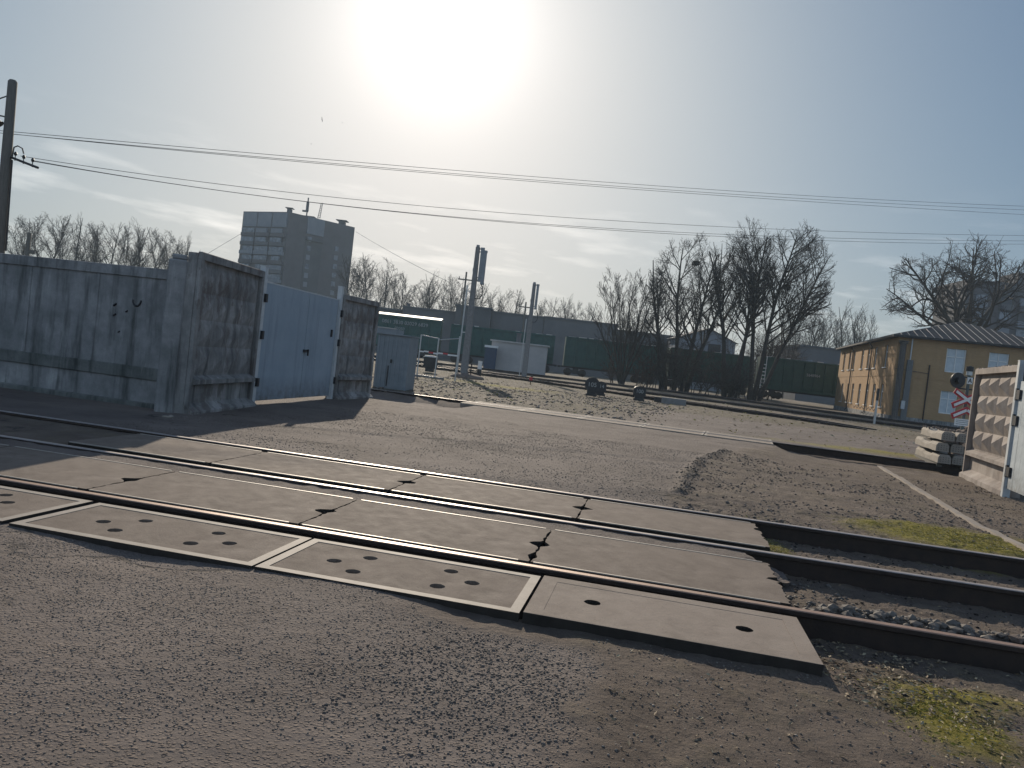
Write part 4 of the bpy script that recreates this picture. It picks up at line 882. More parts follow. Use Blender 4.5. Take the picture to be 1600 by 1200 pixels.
make_tree(41, 'bare_tree', 'broad gnarled bare tree behind the yellow building roof', 'tree', (56.4, 97.5, -0.1), [((0,0,0),(0.0,0,1),17.5,0.75),((0,0.2,9.5),(0.5,0.1,.9),14,0.34),((0,-.2,9),(-0.55,0,.85),14,0.34),((0,-.2,8.6),(-0.8,.2,.55),12.5,0.28),((0,.3,10.5),(0.22,0.3,.95),13,0.3)], OAK, 'large tree behind the building')
# thinner background trees, three kinds copied along the rows
BG = dict(lev=3, split=1, seg=[7,5,4,3], wig=[0.06,0.10,0.14,0.15], up=[0.02,0.05,0.05,0.03], taper=[0.15,0.2,0.4,0.6], n=[18,9,5,0], env=(0,0,10.6,4.3,4.3,8.6), t0=[0.22,0.15,0.1,0], ang=[32,32,34,0], len=[0.36,0.46,0.5,0], rr=[0.30,0.45,0.6], rmin=0.015, thin=1)
def bgproto(seed, label, loc, lean):
    BGk = [BG, dict(BG, n=[14,10,6,0], env=(0,0,11.5,5.2,5.2,7.6), ang=[44,38,36,0], t0=[0.34,.12,.1,0]), dict(BG, n=[20,8,5,0], env=(0,0,10.4,3.1,3.1,9.2), ang=[26,30,34,0])][seed % 101]
    return make_tree(seed, 'bare_tree', label, 'tree', loc, [((0,0,0),(lean,0,1),18.5,0.24),((0.2,0.2,2.5),(-lean-0.20,0.1,1),14,0.15),((0,0.2,4),(0.22,-0.1,1),12.5,0.14)], BGk, 'background row of bare trees')
ordn = ['first','second','third','fourth','fifth','sixth','seventh','eighth','ninth','tenth','eleventh','twelfth']
def rowtree(x, ytop, Y, k, lab, rz):
    p = at(x, ytop, Y); h = p.z + 0.1; src = protos[k]; s = h / 19.0
    return copy_thing(src, (p.x - 0.02*h, Y, -0.1), rz, (s*R.uniform(.85,1.1), s*R.uniform(.85,1.1), s), lab)
protos = []
for k, (x, yt, Y, lab) in enumerate([(40, 332, 150, 'bare tree beside the short dark pole above the left wall'), (590, 392, 160, 'bare tree just right of the tower block, tallest of its row'), (1335, 472, 150, 'slim bare tree left of the yellow building roof')]):
    p = at(x, yt, Y); o = bgproto(101 + k, lab, (p.x, Y, -0.1), 0.04*(k-1)); s = (p.z + .1)/19.0; o.scale = (s, s, s); protos.append(o)
L1 = [(-5,330),(88,325),(122,334),(152,342),(182,340),(210,342),(238,350),(268,352),(296,364)]
for i, (x, yt) in enumerate(L1): rowtree(x, yt, 148 + R.uniform(-8, 8), i % 3, '%s bare tree from the left in the row above the left concrete wall' % ordn[i], R.uniform(0, 6.28))
L2 = [(566,394),(612,418),(634,420),(668,428),(690,424),(716,425),(744,432),(783,450),(806,446),(868,460),(896,462),(918,466)]
for i, (x, yt) in enumerate(L2): rowtree(x, yt, 162 + R.uniform(-8, 8), (i+1) % 3, '%s bare tree from the left in the row between tower block and fan shaped tree' % ordn[i], R.uniform(0, 6.28))
L3 = [(1268,478),(1298,470),(1360,478),(1240,500),(1120,500)]
for i, (x, yt) in enumerate(L3): rowtree(x, yt, 150 + R.uniform(-8, 8), i % 3, ['slim bare tree behind the low grey building','slim bare tree above the right end of the green wagons','slim bare tree next to the broad gnarled tree','small bare tree right of the leaning tall tree','small bare tree behind the white house'][i], R.uniform(0, 6.28))
# scrub before the wagons
BU = dict(lev=2, split=0, seg=[5,4,3], wig=[0.14,0.16,0.2], up=[0.04,0.03,0.0], taper=[0.3,0.4,0.6], n=[11,7,0], t0=[0.12,0.1,0], ang=[40,45,0], len=[0.5,0.5,0], rr=[0.5,0.6], rmin=0.018, thin=2)
def bush(seed, label, loc, h, w, n, mat):
    rr = random.Random(seed); st = [((rr.uniform(-w,w), rr.uniform(-.8,.8), 0), (rr.gauss(0,.25), rr.gauss(0,.25), 1), h*rr.uniform(0.5,1.0), 0.05) for _ in range(n)]
    return make_tree(seed, 'bush', label, 'bush', loc, st, BU, 'leafless scrub by the wagons', mat, mat)
bush(201, 'dense leafless scrub at the foot of the many stemmed tree', (17.3, 84.8, -0.1), 7.4, 2.6, 20, M_bark)
bush(202, 'brownish leafless scrub under the fan shaped tree', (12.6, 85.4, -0.1), 3.4, 2.4, 12, M_twigb)
bush(203, 'low dark scrub between the many stemmed tree and the tallest tree', (21.6, 85, -0.1), 4.2, 1.7, 11, M_bark)
bush(204, 'round brown bush right of the leaning tall tree', (33.5, 104, -0.1), 9.5, 1.8, 30, M_twigb)
bush(205, 'low dark scrub under the tallest tree', (25.2, 85.2, -0.1), 4.0, 1.6, 13, M_bark)

# ------------------------------------------------------------------ yellow building
C0 = Vector((32.3, 65.6, 0)); fe = Vector((0.97, -0.235, 0)).normalized(); fa_ = math.atan2(fe.y, fe.x)
yb = thing('yellow_building', 'two storey yellow brick building with a dark hipped metal roof', 'building', C0, fa_)
WB, LB, HE = 12.8, 27.5, 7.2          # local: x along the shaded front, y back along the sunlit side
side_w = [(s, 4.55, 6.6) for s in (4.0, 8.3, 11.4, 14.4, 18.8, 21.2, 24.6)] + [(s, 0.95, 3.0) for s in (3.9, 7.1, 10.2, 13.8, 17.4, 20.0, 23.7)]
front_w = [(4.55, 1.5, 4.5, 6.5), (7.75, 1.5, 4.5, 6.5), (10.9, 1.5, 4.5, 6.5), (4.4, 1.3, 1.0, 2.9), (7.75, 1.3, 1.0, 2.9), (10.9, 1.3, 1.0, 2.9)]
def wall_with_holes(b, L, H, holes, axis, base, inward, depth=0.22):
    xs = sorted({0.0, L} | {h[0] for h in holes} | {h[1] for h in holes}); zs = sorted({-0.3, H} | {h[2] for h in holes} | {h[3] for h in holes})
    def P(a, z, d=0.0): return ((a, base + inward*d, z) if axis == 'x' else (base + inward*d, a, z))
    for i in range(len(xs)-1):
        for j in range(len(zs)-1):
            cx, cz = (xs[i]+xs[i+1])/2, (zs[j]+zs[j+1])/2
            if any(h[0] < cx < h[1] and h[2] < cz < h[3] for h in holes): continue
            b.quad([P(xs[i],zs[j]), P(xs[i+1],zs[j]), P(xs[i+1],zs[j+1]), P(xs[i],zs[j+1])])
    for (a0, a1, z0, z1) in holes:
        b.quad([P(a0,z0),P(a1,z0),P(a1,z0,depth),P(a0,z0,depth)]); b.quad([P(a0,z1),P(a1,z1),P(a1,z1,depth),P(a0,z1,depth)])
        b.quad([P(a0,z0),P(a0,z1),P(a0,z1,depth),P(a0,z0,depth)]); b.quad([P(a1,z0),P(a1,z1),P(a1,z1,depth),P(a1,z0,depth)])
b = MB()
wall_with_holes(b, WB, HE, [(c-w/2, c+w/2, z0, z1) for c, w, z0, z1 in front_w], 'x', 0.0, 1)
wall_with_holes(b, LB, HE, [(s-0.55, s+0.55, z0, z1) for s, z0, z1 in side_w], 'y', 0.0, 1)
b.quad([(WB,0,-.3),(WB,LB,-.3),(WB,LB,HE),(WB,0,HE)]); b.quad([(0,LB,-.3),(WB,LB,-.3),(WB,LB,HE),(0,LB,HE)])
b.box(-0.03, WB, -0.03, 0.0, 3.75, 3.87); b.box(-0.03, 0.0, 0.0, LB, 3.75, 3.87)
b.box(-0.06, WB, -0.06, -0.0, -0.3, 0.35, 1); b.box(-0.06, 0.0, 0.0, LB, -0.3, 0.35, 1)
b.build('wall', [M_ybrick, M_wall], yb)
for s, z0, z1 in side_w:
    b = MB(); b.box(0.15, 0.20, s-0.55, s+0.55, z0, z1); w_ = b.build('window', M_glass, yb)
    b = MB(); b.box(0.12, 0.15, s-0.03, s+0.03, z0, z1); b.box(0.12, 0.15, s-0.55, s+0.55, z0+(z1-z0)*0.66, z0+(z1-z0)*0.70); b.box(0.12,0.15,s-.55,s-.48,z0,z1); b.box(0.12,.15,s+.48,s+.55,z0,z1); b.build('frame', M_white, w_)
    b = MB(); b.box(-0.10, 0.12, s-0.65, s+0.65, z0-0.09, z0-0.002); b.build('sill', M_white, w_)
for c, w, z0, z1 in front_w:
    b = MB(); b.box(c-w/2, c+w/2, 0.15, 0.20, z0, z1); w_ = b.build('window', M_winpale, yb)
    b = MB(); b.box(c-0.04, c+0.04, 0.11, 0.15, z0, z1); b.box(c-w/2, c+w/2, 0.11, 0.15, z0+(z1-z0)*0.64, z0+(z1-z0)*0.68)
    for e in (-1, 1): b.box(c+e*(w/2-0.05)-0.05, c+e*(w/2-0.05)+0.05, 0.105, 0.15, z0, z1)
    b.box(c-w/2, c+w/2, 0.105, 0.15, z0, z0+0.09); b.build('frame', M_white, w_)
ov = 0.55; zr = HE + 2.25; hx = WB/2
A_, B_, C_, D_ = (-ov,-ov,HE), (WB+ov,-ov,HE), (WB+ov,LB+ov,HE), (-ov,LB+ov,HE); P1_, P2_ = (hx, hx, zr), (hx, LB-hx, zr)
b = MB(); b.quad([A_, B_, P1_]); b.quad([B_, C_, P2_, P1_]); b.quad([C_, D_, P2_]); b.quad([D_, A_, P1_, P2_])
for q in ([A_, B_], [B_, C_], [C_, D_], [D_, A_]):
    (x0,y0,z0),(x1,y1,z1) = q; b.quad([(x0,y0,z0-0.16),(x1,y1,z1-0.16),(x1,y1,z1),(x0,y0,z0)])
b.quad([(p[0],p[1],HE-0.16) for p in (A_,B_,C_,D_)])
rf = b.build('roof', M_roof, yb)
b = MB(); n = 22
for i in range(1, n):
    x = -ov + (WB+2*ov)*i/n; f = 1 - abs(x-hx)/(hx+ov); yt = -ov + (hx+ov)*f; zt_ = HE + (zr-HE)*f
    if yt > 0: b.tube([(x,-ov,HE+0.02),(x,yt,zt_+0.02)], 0.022, 4)
for i in range(1, 44):
    y = -ov + (LB+2*ov)*i/44; f = min(1, (y+ov)/(hx+ov), (LB+ov-y)/(hx+ov))
    b.tube([(-ov,y,HE+0.02),(-ov+(hx+ov)*f,y,HE+(zr-HE)*f+0.02)], 0.022, 4)
b.build('seam', M_seam, rf)
for s, r_ in ((9.7, 0.055), (19.1, 0.055)):
    b = MB(); b.tube([(-0.5,s,HE-0.1),(-0.12,s,HE-0.55),(-0.12,s,0.25),(-0.3,s,0.1)], r_, 8); b.build('downpipe', M_black, yb)
b = MB(); b.tube([(0.35,-0.30,-0.1),(0.35,-0.30,6.5)], 0.24, 14); b.tube([(.35,-.3,6.5),(.35,-.3,6.62)], 0.34, 14); b.tube([(.35,-.3,6.66),(.35,-.3,6.74)], 0.40, 14)
b.build('flue_pipe', plain('flue_grey_brown', (0.07,0.064,0.058), (0.11,0.10,0.092), 4, 0.7, 0.1), yb)
b = MB(); b.tube([(1.05,-0.12,HE-0.2),(1.05,-0.12,4.9)], 0.06, 8, 1); b.box(0.85, 1.3, -0.22, -0.02, 0.0, 5.2); b.box(0.75, 1.05, -0.3, -0.02, 1.0, 1.7, 1); b.build('duct', [plain('duct_blue_grey', (0.105,0.11,0.112), (0.145,0.15,0.15), 4, 0.6, 0.1), M_gpost], yb)
b = MB(); b.tube([(2.62,-0.06,0.2),(2.62,-0.06,4.95)], 0.05, 6); b.build('thin_pipe', M_rust, yb)
b = MB(); b.tube([(0.0,-0.05,4.35),(1.2,-0.2,4.28),(2.6,-0.08,4.2)], 0.02, 5); b.build('cable', M_wire, yb)
b = MB()
for i in range(14): b.tube([(-0.5,3.0+i*0.75,0.75-0.25*(i%2)),(-0.5,3.75+i*0.75,0.75-0.25*((i+1)%2))], 0.03, 5)
tag(b.build('railing', M_rust, loc=C0, rz=fa_), 'low rusty railing along the sunlit wall of the yellow building', 'railing')
for k, (px, py, Y, h) in enumerate([(1366, 660, 50.5, 2.4)]):
    p = at(px, py, Y); b = MB(); b.tube([(0,0,-0.1),(0,0,1.45)], 0.075, 10, 0); b.tube([(0,0,1.45),(0,0,2.25)], 0.085, 10, 1)
    tag(b.build('marker_post', [M_galv, M_black], loc=(p.x, Y, 0)), 'slim post, pale below and black above, before the yellow building', 'post')

# ------------------------------------------------------------------ tower blocks
def tower_left():
    A, B, Cc = Vector((-88.6, 239, 0)), Vector((-71.7, 230, 0)), Vector((-55.4, 246, 0)); D = A + (Cc - B)
    Hh = 37.6; base = B.copy()
    t = thing('tower_block', 'tall brick tower block with balconies and roof aerials, left of centre', 'building', base)
    def L(p, z=0): return (p.x-base.x, p.y-base.y, z)
    b = MB(); b.prism([L(A)[:2], L(B)[:2], L(Cc)[:2], L(D)[:2]], 0, Hh); b.build('wall', M_tower, t)
    e1 = (A - B).normalized(); L1_ = (A-B).length; n1 = Vector((-e1.y, e1.x, 0)); 
    if n1.y > 0: n1 = -n1
    e2 = (Cc - B).normalized(); L2_ = (Cc-B).length; n2 = Vector((e2.y, -e2.x, 0))
    def fbox(b, e, n, s0, s1, d0, d1, z0, z1, mi=0):
        P = [(e*s + n*d) for s, d in ((s0,d0),(s1,d0),(s1,d1),(s0,d1))]; k = len(b.v)
        b.v += [(p.x,p.y,z0) for p in P] + [(p.x,p.y,z1) for p in P]
        for q in ((0,3,2,1),(4,5,6,7),(0,1,5,4),(1,2,6,5),(2,3,7,6),(3,0,4,7)): b.f.append(tuple(k+i for i in q)); b.m.append(mi)
    cw = (L1_-0.6)/3
    for c_ in range(3):
        s0 = 0.4 + c_*cw; s1 = s0 + cw - 0.5
        b = MB(); fbox(b, e1, n1, s0, s1, 0, 0.35, Hh-4.6, Hh-0.3); b.build('panel', M_tpanel, t)
        for k in range(8):
            z = Hh - 7.6 - k*2.75
            b = MB(); fbox(b, e1, n1, s0, s1, 0, 0.9, z, z+1.1); bal = b.build('balcony', [M_tower, M_tpanel, M_hall][(c_*3+k*2) % 3], t)
            a0, a1 = s0 + 0.15 + R.choice((0, 0, 1.0)), s1 - 0.15 - R.choice((0, 0, 1.2))
            b = MB(); fbox(b, e1, n1, a0, a1, 0.3, 0.8, z+1.15, z+2.45); b.build('glazing', [M_twin, M_tpanel][R.random() < 0.2], bal)
    b = MB(); fbox(b, e2, n2, L2_*0.27, L2_*0.52, -0.02, 0.5, Hh-5.2, Hh-0.1); b.build('panel', M_tpanel, t)
    b = MB(); fbox(b, e2, n2, L2_*0.27, L2_*0.52, -0.02, 0.12, 0, Hh-6.0); fbox(b, e2, n2, L2_*0.27, L2_*0.52, 0.1, 0.8, Hh-7.2, Hh-7.0); b.build('stair_recess', M_hall2, t)
    for k in range(9):
        z = Hh - 6.0 - k*2.75
        for s in (0.30, 0.72):
            b = MB(); fbox(b, e2, n2, L2_*s, L2_*s+1.3, 0.0, 0.14, z-1.5-(1.2 if s > .5 else 0), z-(1.2 if s > .5 else 0)); b.build('window', M_twin if R.random() < .6 else M_tpanel, t)
    b = MB(); b.box(-3, 5, 9, 16, Hh, Hh+0.9); b.build('roof_box', M_tower, t)
    for s, w in ((0.06, 0.9), (0.86, 1.4)):
        p = e2*(L2_*s) - n2*2.5; b = MB(); b.box(p.x-w*0.6, p.x+w*0.6, p.y-w, p.y+w, Hh, Hh+1.2); b.box(p.x-w*1.2, p.x+w*1.2, p.y-w*1.3, p.y+w*1.3, Hh+1.4, Hh+1.6); b.build('vent', M_hall2, t)
    for (px, py, h) in ((482, 309, 5.2), (503, 318, 5.0)):
        p = at(px, py, 236); b = MB(); x, y = p.x-base.x, 236-base.y
        if px == 482: b.tube([(x,y,Hh),(x,y,p.z)], 0.20, 6); b.tube([(x,y,p.z-4.0),(x,y,p.z-1.2)], 0.45, 8); b.box(x-1.4, x+.3, y-.3, y+.3, Hh+1.5, Hh+2)
        else:
            for q in (-0.35, 0.35): b.tube([(x+q-.5,y,Hh),(x+q*.6,y,p.z)], 0.10, 5)
            for q in range(7): b.tube([(x-.35-.4*(1-q/7),y,Hh+q*.7),(x+.35-.4*(1-q/7),y,Hh+q*.7+.6)], 0.07, 4)
        b.build('aerial', M_hall2, t)
tower_left()
def tower_right():
    p = at(1513, 438, 150); t = thing('tower_block', 'apartment block with pale balconies behind the gnarled tree at the right edge', 'building', (p.x, 150, 0), math.radians(-6))
    Hh = 27.0; b = MB(); b.box(0, 24, 0, 14, 0, Hh); b.box(9.5, 14, 1, 8, Hh, Hh+2.4); b.build('wall', M_tower, t)
    for k in range(6):
        z = Hh - 5.4 - k*3.0
        for c_ in range(4):
            x0 = 1.4 + c_*3.4 + (1.4 if c_ > 0 else 0)
            b = MB(); b.box(x0, x0+2.3, -0.9, 0, z, z+1.15); bal = b.build('balcony', [M_tpanel, M_hall, M_tower][(k+c_) % 3], t)
            b = MB(); b.box(x0+.1, x0+2.2, -0.5, 0, z+1.2, z+2.6); b.build('glazing', [M_twin, M_hall2, M_tpanel][(k*2+c_) % 3], bal)
    b = MB(); b.box(5.6, 24, -0.4, 0.0, Hh-2.4, Hh-0.1); b.build('panel', M_hall, t)
tower_right()

# ------------------------------------------------------------------ far halls and houses
def hall(label, x0, x1, ytop, Y, mat, depth=14, extra=None, name='hall'):
    a, c = at(x0, ytop[0], Y), at(x1, ytop[1], Y); t = thing(name, label, 'building', (a.x, Y, 0))
    Lh = c.x - a.x; h0, h1 = a.z, c.z; h = (h0+h1)/2
    b = MB(); b.box(0, Lh, 0, depth, -0.2, h); b.build('wall', mat, t)
    b = MB(); b.box(-0.2, Lh+0.2, -0.25, depth+.2, h, h+0.35); b.build('roof', M_hall2, t)
    for (f0, f1, z0, z1) in (extra or []):
        b = MB(); b.box(Lh*f0, Lh*f1, -0.08, 0, z0, z1); b.build('window', M_twin, t)
    return t
hall('long low grey hall behind the wagon with white lettering', 560, 628, (478, 487), 152, M_hall2)
hall('flat roofed grey hall with a small chimney, left part of the far halls', 630, 712, (484, 486), 150, M_hall, extra=[(0.3,0.36,5,7)])
hall('taller flat roofed grey hall behind the first loudspeaker pole', 713, 768, (478, 484), 148, M_hall2)
hall('wide grey hall between the two loudspeaker poles', 769, 850, (489, 497), 150, M_hall)
hall('long grey hall right of the second loudspeaker pole', 851, 965, (497, 509), 150, M_hall)
hall('low grey hall behind the fan shaped tree', 966, 1062, (518, 528), 152, M_hall2)
for k, (x, yt, lab) in enumerate(((639, 474, 'thin dark chimney on the left far hall'),)):
    p = at(x, yt, 151); b = MB(); b.tube([(0,0,-1.8),(0,0,0)], 0.35, 8); tag(b.build('chimney', M_hall2, loc=p), lab, 'chimney')
a = at(1062, 527, 125); c = at(1150, 534, 125)
t = thing('house', 'pale gabled house with a dark upper window seen through the tall bare trees', 'building', (a.x, 125, 0)); Lh = c.x - a.x
b = MB(); b.box(0, Lh, 0, 9, 0, 8.2); b.quad([(0,0,8.2),(Lh,0,8.2),(Lh*0.5,0,10.0)]); b.quad([(0,9,8.2),(Lh,9,8.2),(Lh*0.5,9,10.0)]); b.build('wall', M_tpanel, t)
b = MB(); b.quad([(-.4,-.4,8.05),(Lh*.5,-.4,10.1),(Lh*.5,9.4,10.1),(-.4,9.4,8.05)]); b.quad([(Lh+.4,-.4,8.05),(Lh*.5,-.4,10.1),(Lh*.5,9.4,10.1),(Lh+.4,9.4,8.05)]); b.build('roof', M_hall2, t)
b = MB(); b.box(Lh*.52, Lh*.74, -0.1, 0, 5.6, 7.6); b.build('window', M_black, t)
hall('low grey building behind the right end of the wagons', 1252, 1318, (541, 549), 140, M_hall, extra=[(.15,.3,5.5,7.5),(.5,.65,5.5,7.5)])

# hut, booth
hx0, hx1 = at(757, 531, 90), at(856, 541, 90)
t = thing('hut', 'small pale flat roofed hut with a chimney among the yard tracks', 'building', (hx0.x, 90, -0.1), math.radians(-3)); Lh = hx1.x - hx0.x
b = MB(); b.box(0.9, Lh, 0, 5, 0, 3.45); b.build('wall', plain('hut_plaster', (0.36,0.34,0.33), (0.46,0.43,0.41), 0.8, 0.9, 0.1), t)
b = MB(); b.prism([(0.7,-0.2),(Lh+0.2,-0.2),(Lh+.2,5.2),(.7,5.2)], 3.45, 3.6); rf = b.build('roof', M_wtop, t)
b = MB(); b.tube([(Lh*0.52,2,3.6),(Lh*0.52,2,4.6)], 0.28, 8); b.tube([(Lh*.52,2,4.6),(Lh*.52,2,4.75)], .36, 8); b.build('chimney', M_hall, rf)
t = thing('toilet_booth', 'dark blue plastic booth with a white roof at the left end of the pale hut', 'booth', at(757, 570, 88.8).xy.to_3d(), 0)
b = MB(); b.box(-0.1, 1.25, -0.5, 0.6, -0.1, 2.5); b.build('cabin', M_blue, t); b = MB(); b.prism([(-0.2,-.6),(1.35,-.6),(1.35,.7),(-.2,.7)], 2.5, 2.75); b.build('roof', M_white, t)

# ------------------------------------------------------------------ goods wagons
def wagon(x0, x1, label, top, mat, roof=False, ladder=False, text=False, Y=96.0):
    t = thing('goods_wagon', label, 'goods wagon', (x0, Y, 0.25), 0, 'green goods wagons'); L = x1 - x0; zb, zt_ = 1.15, top - 0.25
    b = MB(); b.box(0.35, L-0.35, 0, 2.9, zb, zt_)
    n = max(6, int(L/1.3))
    for i in range(n+1):
        xx = 0.35 + (L-0.7)*i/n; b.box(xx-0.07, xx+0.07, -0.13, 0.0, zb, zt_-0.05)
    b.box(0.3, L-0.3, -0.15, 0, zb, zb+0.25); b.box(0.3, L-0.3, -0.17, 0.05, zt_-0.15, zt_+0.02)
    b.build('body', mat, t)
    if roof:
        b = MB(); b.prism([(0.3,-0.2),(L-0.3,-0.2),(L-.3,3.1),(.3,3.1)], zt_+0.03, zt_+0.10); b.quad([(0.3,-.2,zt_+.1),(L-.3,-.2,zt_+.1),(L-.3,1.45,zt_+.4),(.3,1.45,zt_+.4)]); b.quad([(0.3,3.1,zt_+.1),(L-.3,3.1,zt_+.1),(L-.3,1.45,zt_+.4),(.3,1.45,zt_+.4)]); b.build('roof', M_wtop, t)
    else:
        b = MB(); rr = random.Random(int(x0*7))
        for i in range(n):
            if rr.random() < 0.6: xx = 0.35+(L-0.7)*i/n; b.box(xx+0.2, xx+0.2+rr.uniform(.3,1.0), -0.10, 0.10, zt_+0.02, zt_+rr.uniform(.05,.14))
        if b.v: b.build('top_edge', M_wtop, t)
    b = MB(); b.box(0, L, 0.9, 2.0, 0.95, 1.15); b.box(-0.35, 0, 1.2, 1.7, 0.9, 1.15); b.box(L, L+0.35, 1.2, 1.7, 0.9, 1.15); b.build('underframe', M_black, t)
    for xx in (1.9, L-1.9):
        b = MB(); b.box(xx-1.3, xx+1.3, 0.35, 0.55, 0.35, 0.75); b.box(xx-0.35, xx+0.35, 0.3, 0.55, 0.25, 0.95); bg_ = b.build('bogie', M_black, t)
        for q in (-0.92, 0.92):
            for y_ in (0.55, 2.15):
                b = MB(); b.tube([(xx+q,y_,0.45),(xx+q,y_+0.13,0.45)], 0.46, 16); b.build('wheel', M_rust, bg_)
    if ladder:
        b = MB()
        for q in (0.15, 0.6): b.tube([(q,-0.22,zb),(q,-0.22,zt_+.1)], 0.05, 5)
        for k in range(7): b.box(0.1, 0.65, -0.26, -0.18, zb+0.2+k*0.45, zb+0.32+k*0.45)
        b.build('ladder', M_white, t)
    return t, L, zb, zt_
def text_part(s, size, parent, loc, mat, name='lettering', ext=0.01, rot=(math.pi/2, 0, 0), align='CENTER'):
    cu = bpy.data.curves.new(name, 'FONT'); cu.body = s; cu.size = size; cu.align_x = align; cu.align_y = 'CENTER'; cu.extrude = ext
    o = bpy.data.objects.new(name + '_tmp', cu); COL.objects.link(o); dg = bpy.context.evaluated_depsgraph_get(); dg.update()
    me = bpy.data.meshes.new_from_object(o.evaluated_get(dg)); bpy.data.objects.remove(o); bpy.data.curves.remove(cu)
    me.materials.clear(); me.materials.append(mat)
    ob = bpy.data.objects.new(name, me); COL.objects.link(ob); ob.parent = parent; ob.location = loc; ob.rotation_euler = rot; return ob
t, L, zb, zt_ = wagon(-23.5, -9.3, 'covered green wagon with a sunlit roof edge and white lettering', 5.15, M_wagon, roof=True)
text_part('0861 3830 02029 6829', 0.62, t, (9.4, -0.18, zt_-0.75), M_galvd); text_part('02050', 0.5, t, (8.8, -0.18, zt_-1.5), M_galvd)
wagon(-8.6, 5.0, 'green open wagon behind the pale hut', 4.95, M_wagon)
wagon(5.8, 18.2, 'green open wagon behind the fan shaped tree', 5.05, M_wagon)
wagon(18.9, 29.9, 'dark green open wagon hidden by the tall trees and scrub', 5.15, M_wagon2)
t, L, zb, zt_ = wagon(30.6, 45.5, 'dark green open wagon with a pale ladder next to the yellow building', 5.35, M_wagon2, ladder=True)
text_part('5648964', 0.5, t, (6.6, -0.18, zt_-1.7), M_galvd)

# ------------------------------------------------------------------ shed, temporary fence, yard poles, marks
t = thing('metal_shed', 'low grey ribbed metal shed with a thin pale roof edge behind the relief panel', 'shed', (-4.75, 26.4, -0.08), math.radians(-4))
b = MB(); b.box(0, 1.12, 0, 1.5, 0, 1.86)
for i in range(7): b.box(0.03+i*0.155, 0.08+i*0.155, -0.025, 0, 0.05, 1.82)
b.build('wall', M_shed, t); b = MB(); b.prism([(-0.05,-0.08),(1.15,-0.08),(1.15,1.55),(-0.05,1.55)], 1.86, 1.90); b.box(-.05,0.62,-.08,1.2,1.90,2.06); b.build('roof', M_shed, t)
b = MB(); b.box(-0.05, 0.62, -0.10, -0.05, 2.06, 2.09); b.build('roof_edge', M_wtop, t)
b = MB(); b.box(0.45, 0.48, -0.05, -0.025, 0.1, 0.8); b.box(0.52, 0.58, -0.06, -0.02, 0.9, 1.02); b.build('handle', M_black, t)
t = thing('temporary_fence', 'light tube frame fence panel with red and white tape beside the shed', 'barrier', (-5.2, 41.8, -0.1), math.atan2(-0.8, 2.1))
b = MB(); F = [(0,2.30),(1.08,2.22),(2.3,2.42)]
for x, h in F: b.tube([(x,0,0),(x,0,h)], 0.035, 6)
b.tube([(0,0,2.27),(1.08,0,2.18)], 0.028, 6); b.tube([(1.08,0,2.12),(2.3,0,2.30)], 0.028, 6); b.tube([(0,0,.1),(1.08,0,.1)], .025, 6); b.build('frame', M_galv, t)
for xx in (1.1, 0.0):
    b = MB(); b.box(xx-.4, xx+.4, -0.3, 0.3, 0, 0.12); b.build('foot', M_polec, t)
for k in range(8):
    b = MB(); x0 = k*2.3/8; z0 = 1.35 + 0.03*math.sin(k*1.7); b.box(x0, x0+2.3/8, -0.04, -0.035, z0, z0+0.08); b.build('tape', [M_white, M_red][k % 3 == 2], t)

def yard_pole(px, py, Y, H, label, nspk, w0, w1):
    p = at(px, py, Y); t = thing('loudspeaker_pole', label, 'pole', (p.x, Y, -0.1), math.radians(-8), 'loudspeaker poles in the yard')
    b = MB(); P0 = [(-w0/2,-w0/2*.8),(w0/2,-w0/2*.8),(w0/2,w0/2*.8),(-w0/2,w0/2*.8)]; n = 4
    b.v = [(x,y,0) for x,y in P0] + [(x*w1/w0,y*w1/w0,H) for x,y in P0]; b.f = [(3,2,1,0),(4,5,6,7)] + [(i,(i+1)%4,4+(i+1)%4,4+i) for i in range(4)]; b.m = [0]*6
    b.build('post', M_polec, t, bevel=0.02)
    b = MB(); b.tube([(0,0,H),(0,0,H+0.12)], w1*0.42, 8); b.box(-w1*.7, -w1*.5, -.04, .04, H-1.6, H-1.4); b.build('cap', M_metal, t)
    for k in range(nspk):
        x0 = 0.33 + k*0.22; z1 = H - 0.05 - k*0.18
        b = MB(); b.box(x0-0.10, x0+0.10, -0.1-0.1*k, 0.1-0.1*k, z1-2.15, z1); b.box(x0-.12, x0+.12, -.12-.1*k, .12-.1*k, z1-.12, z1+.02); b.box(x0-.12,x0+.12,-.12-.1*k,.12-.1*k,z1-2.2,z1-2.08)
        sp = b.build('speaker', M_metal, t)
        b = MB(); b.tube([(0.05,0,z1-0.1),(x0-.1,0,z1-.06)], 0.04, 5); b.tube([(0.05,0,z1-1.9),(x0-.1,0,z1-1.95)], 0.04, 5); b.build('bracket', M_metal, sp)
    z = H-2.3; b = MB(); b.tube([(0.42,0,z),(0.58,0,z-.3),(0.62,0,z-.75),(0.45,0,z-1.05),(0.12,0,z-1.08)], 0.035, 6); b.build('cable', M_black, t)
    return t
t = yard_pole(724.5, 587, 50.3, 8.55, 'concrete pole with two column loudspeakers and a cable loop, nearer of the pair', 2, 0.46, 0.26)
b = MB(); b.tube([(-0.48,0,0),(-0.42,0,6.0)], 0.05, 6); b.box(-0.45,0,-.03,.03,5.6,5.66); b.box(-0.45,-.2,-.03,.03,2.9,2.96); b.build('conduit', M_galv, t)
t = yard_pole(818.5, 589, 67.6, 8.35, 'concrete pole with a column loudspeaker and a cable loop, farther of the pair', 1, 0.46, 0.28)
b = MB(); b.tube([(-0.42,0,0),(-0.36,0,5.2)], 0.045, 6); b.build('conduit', M_galv, t)
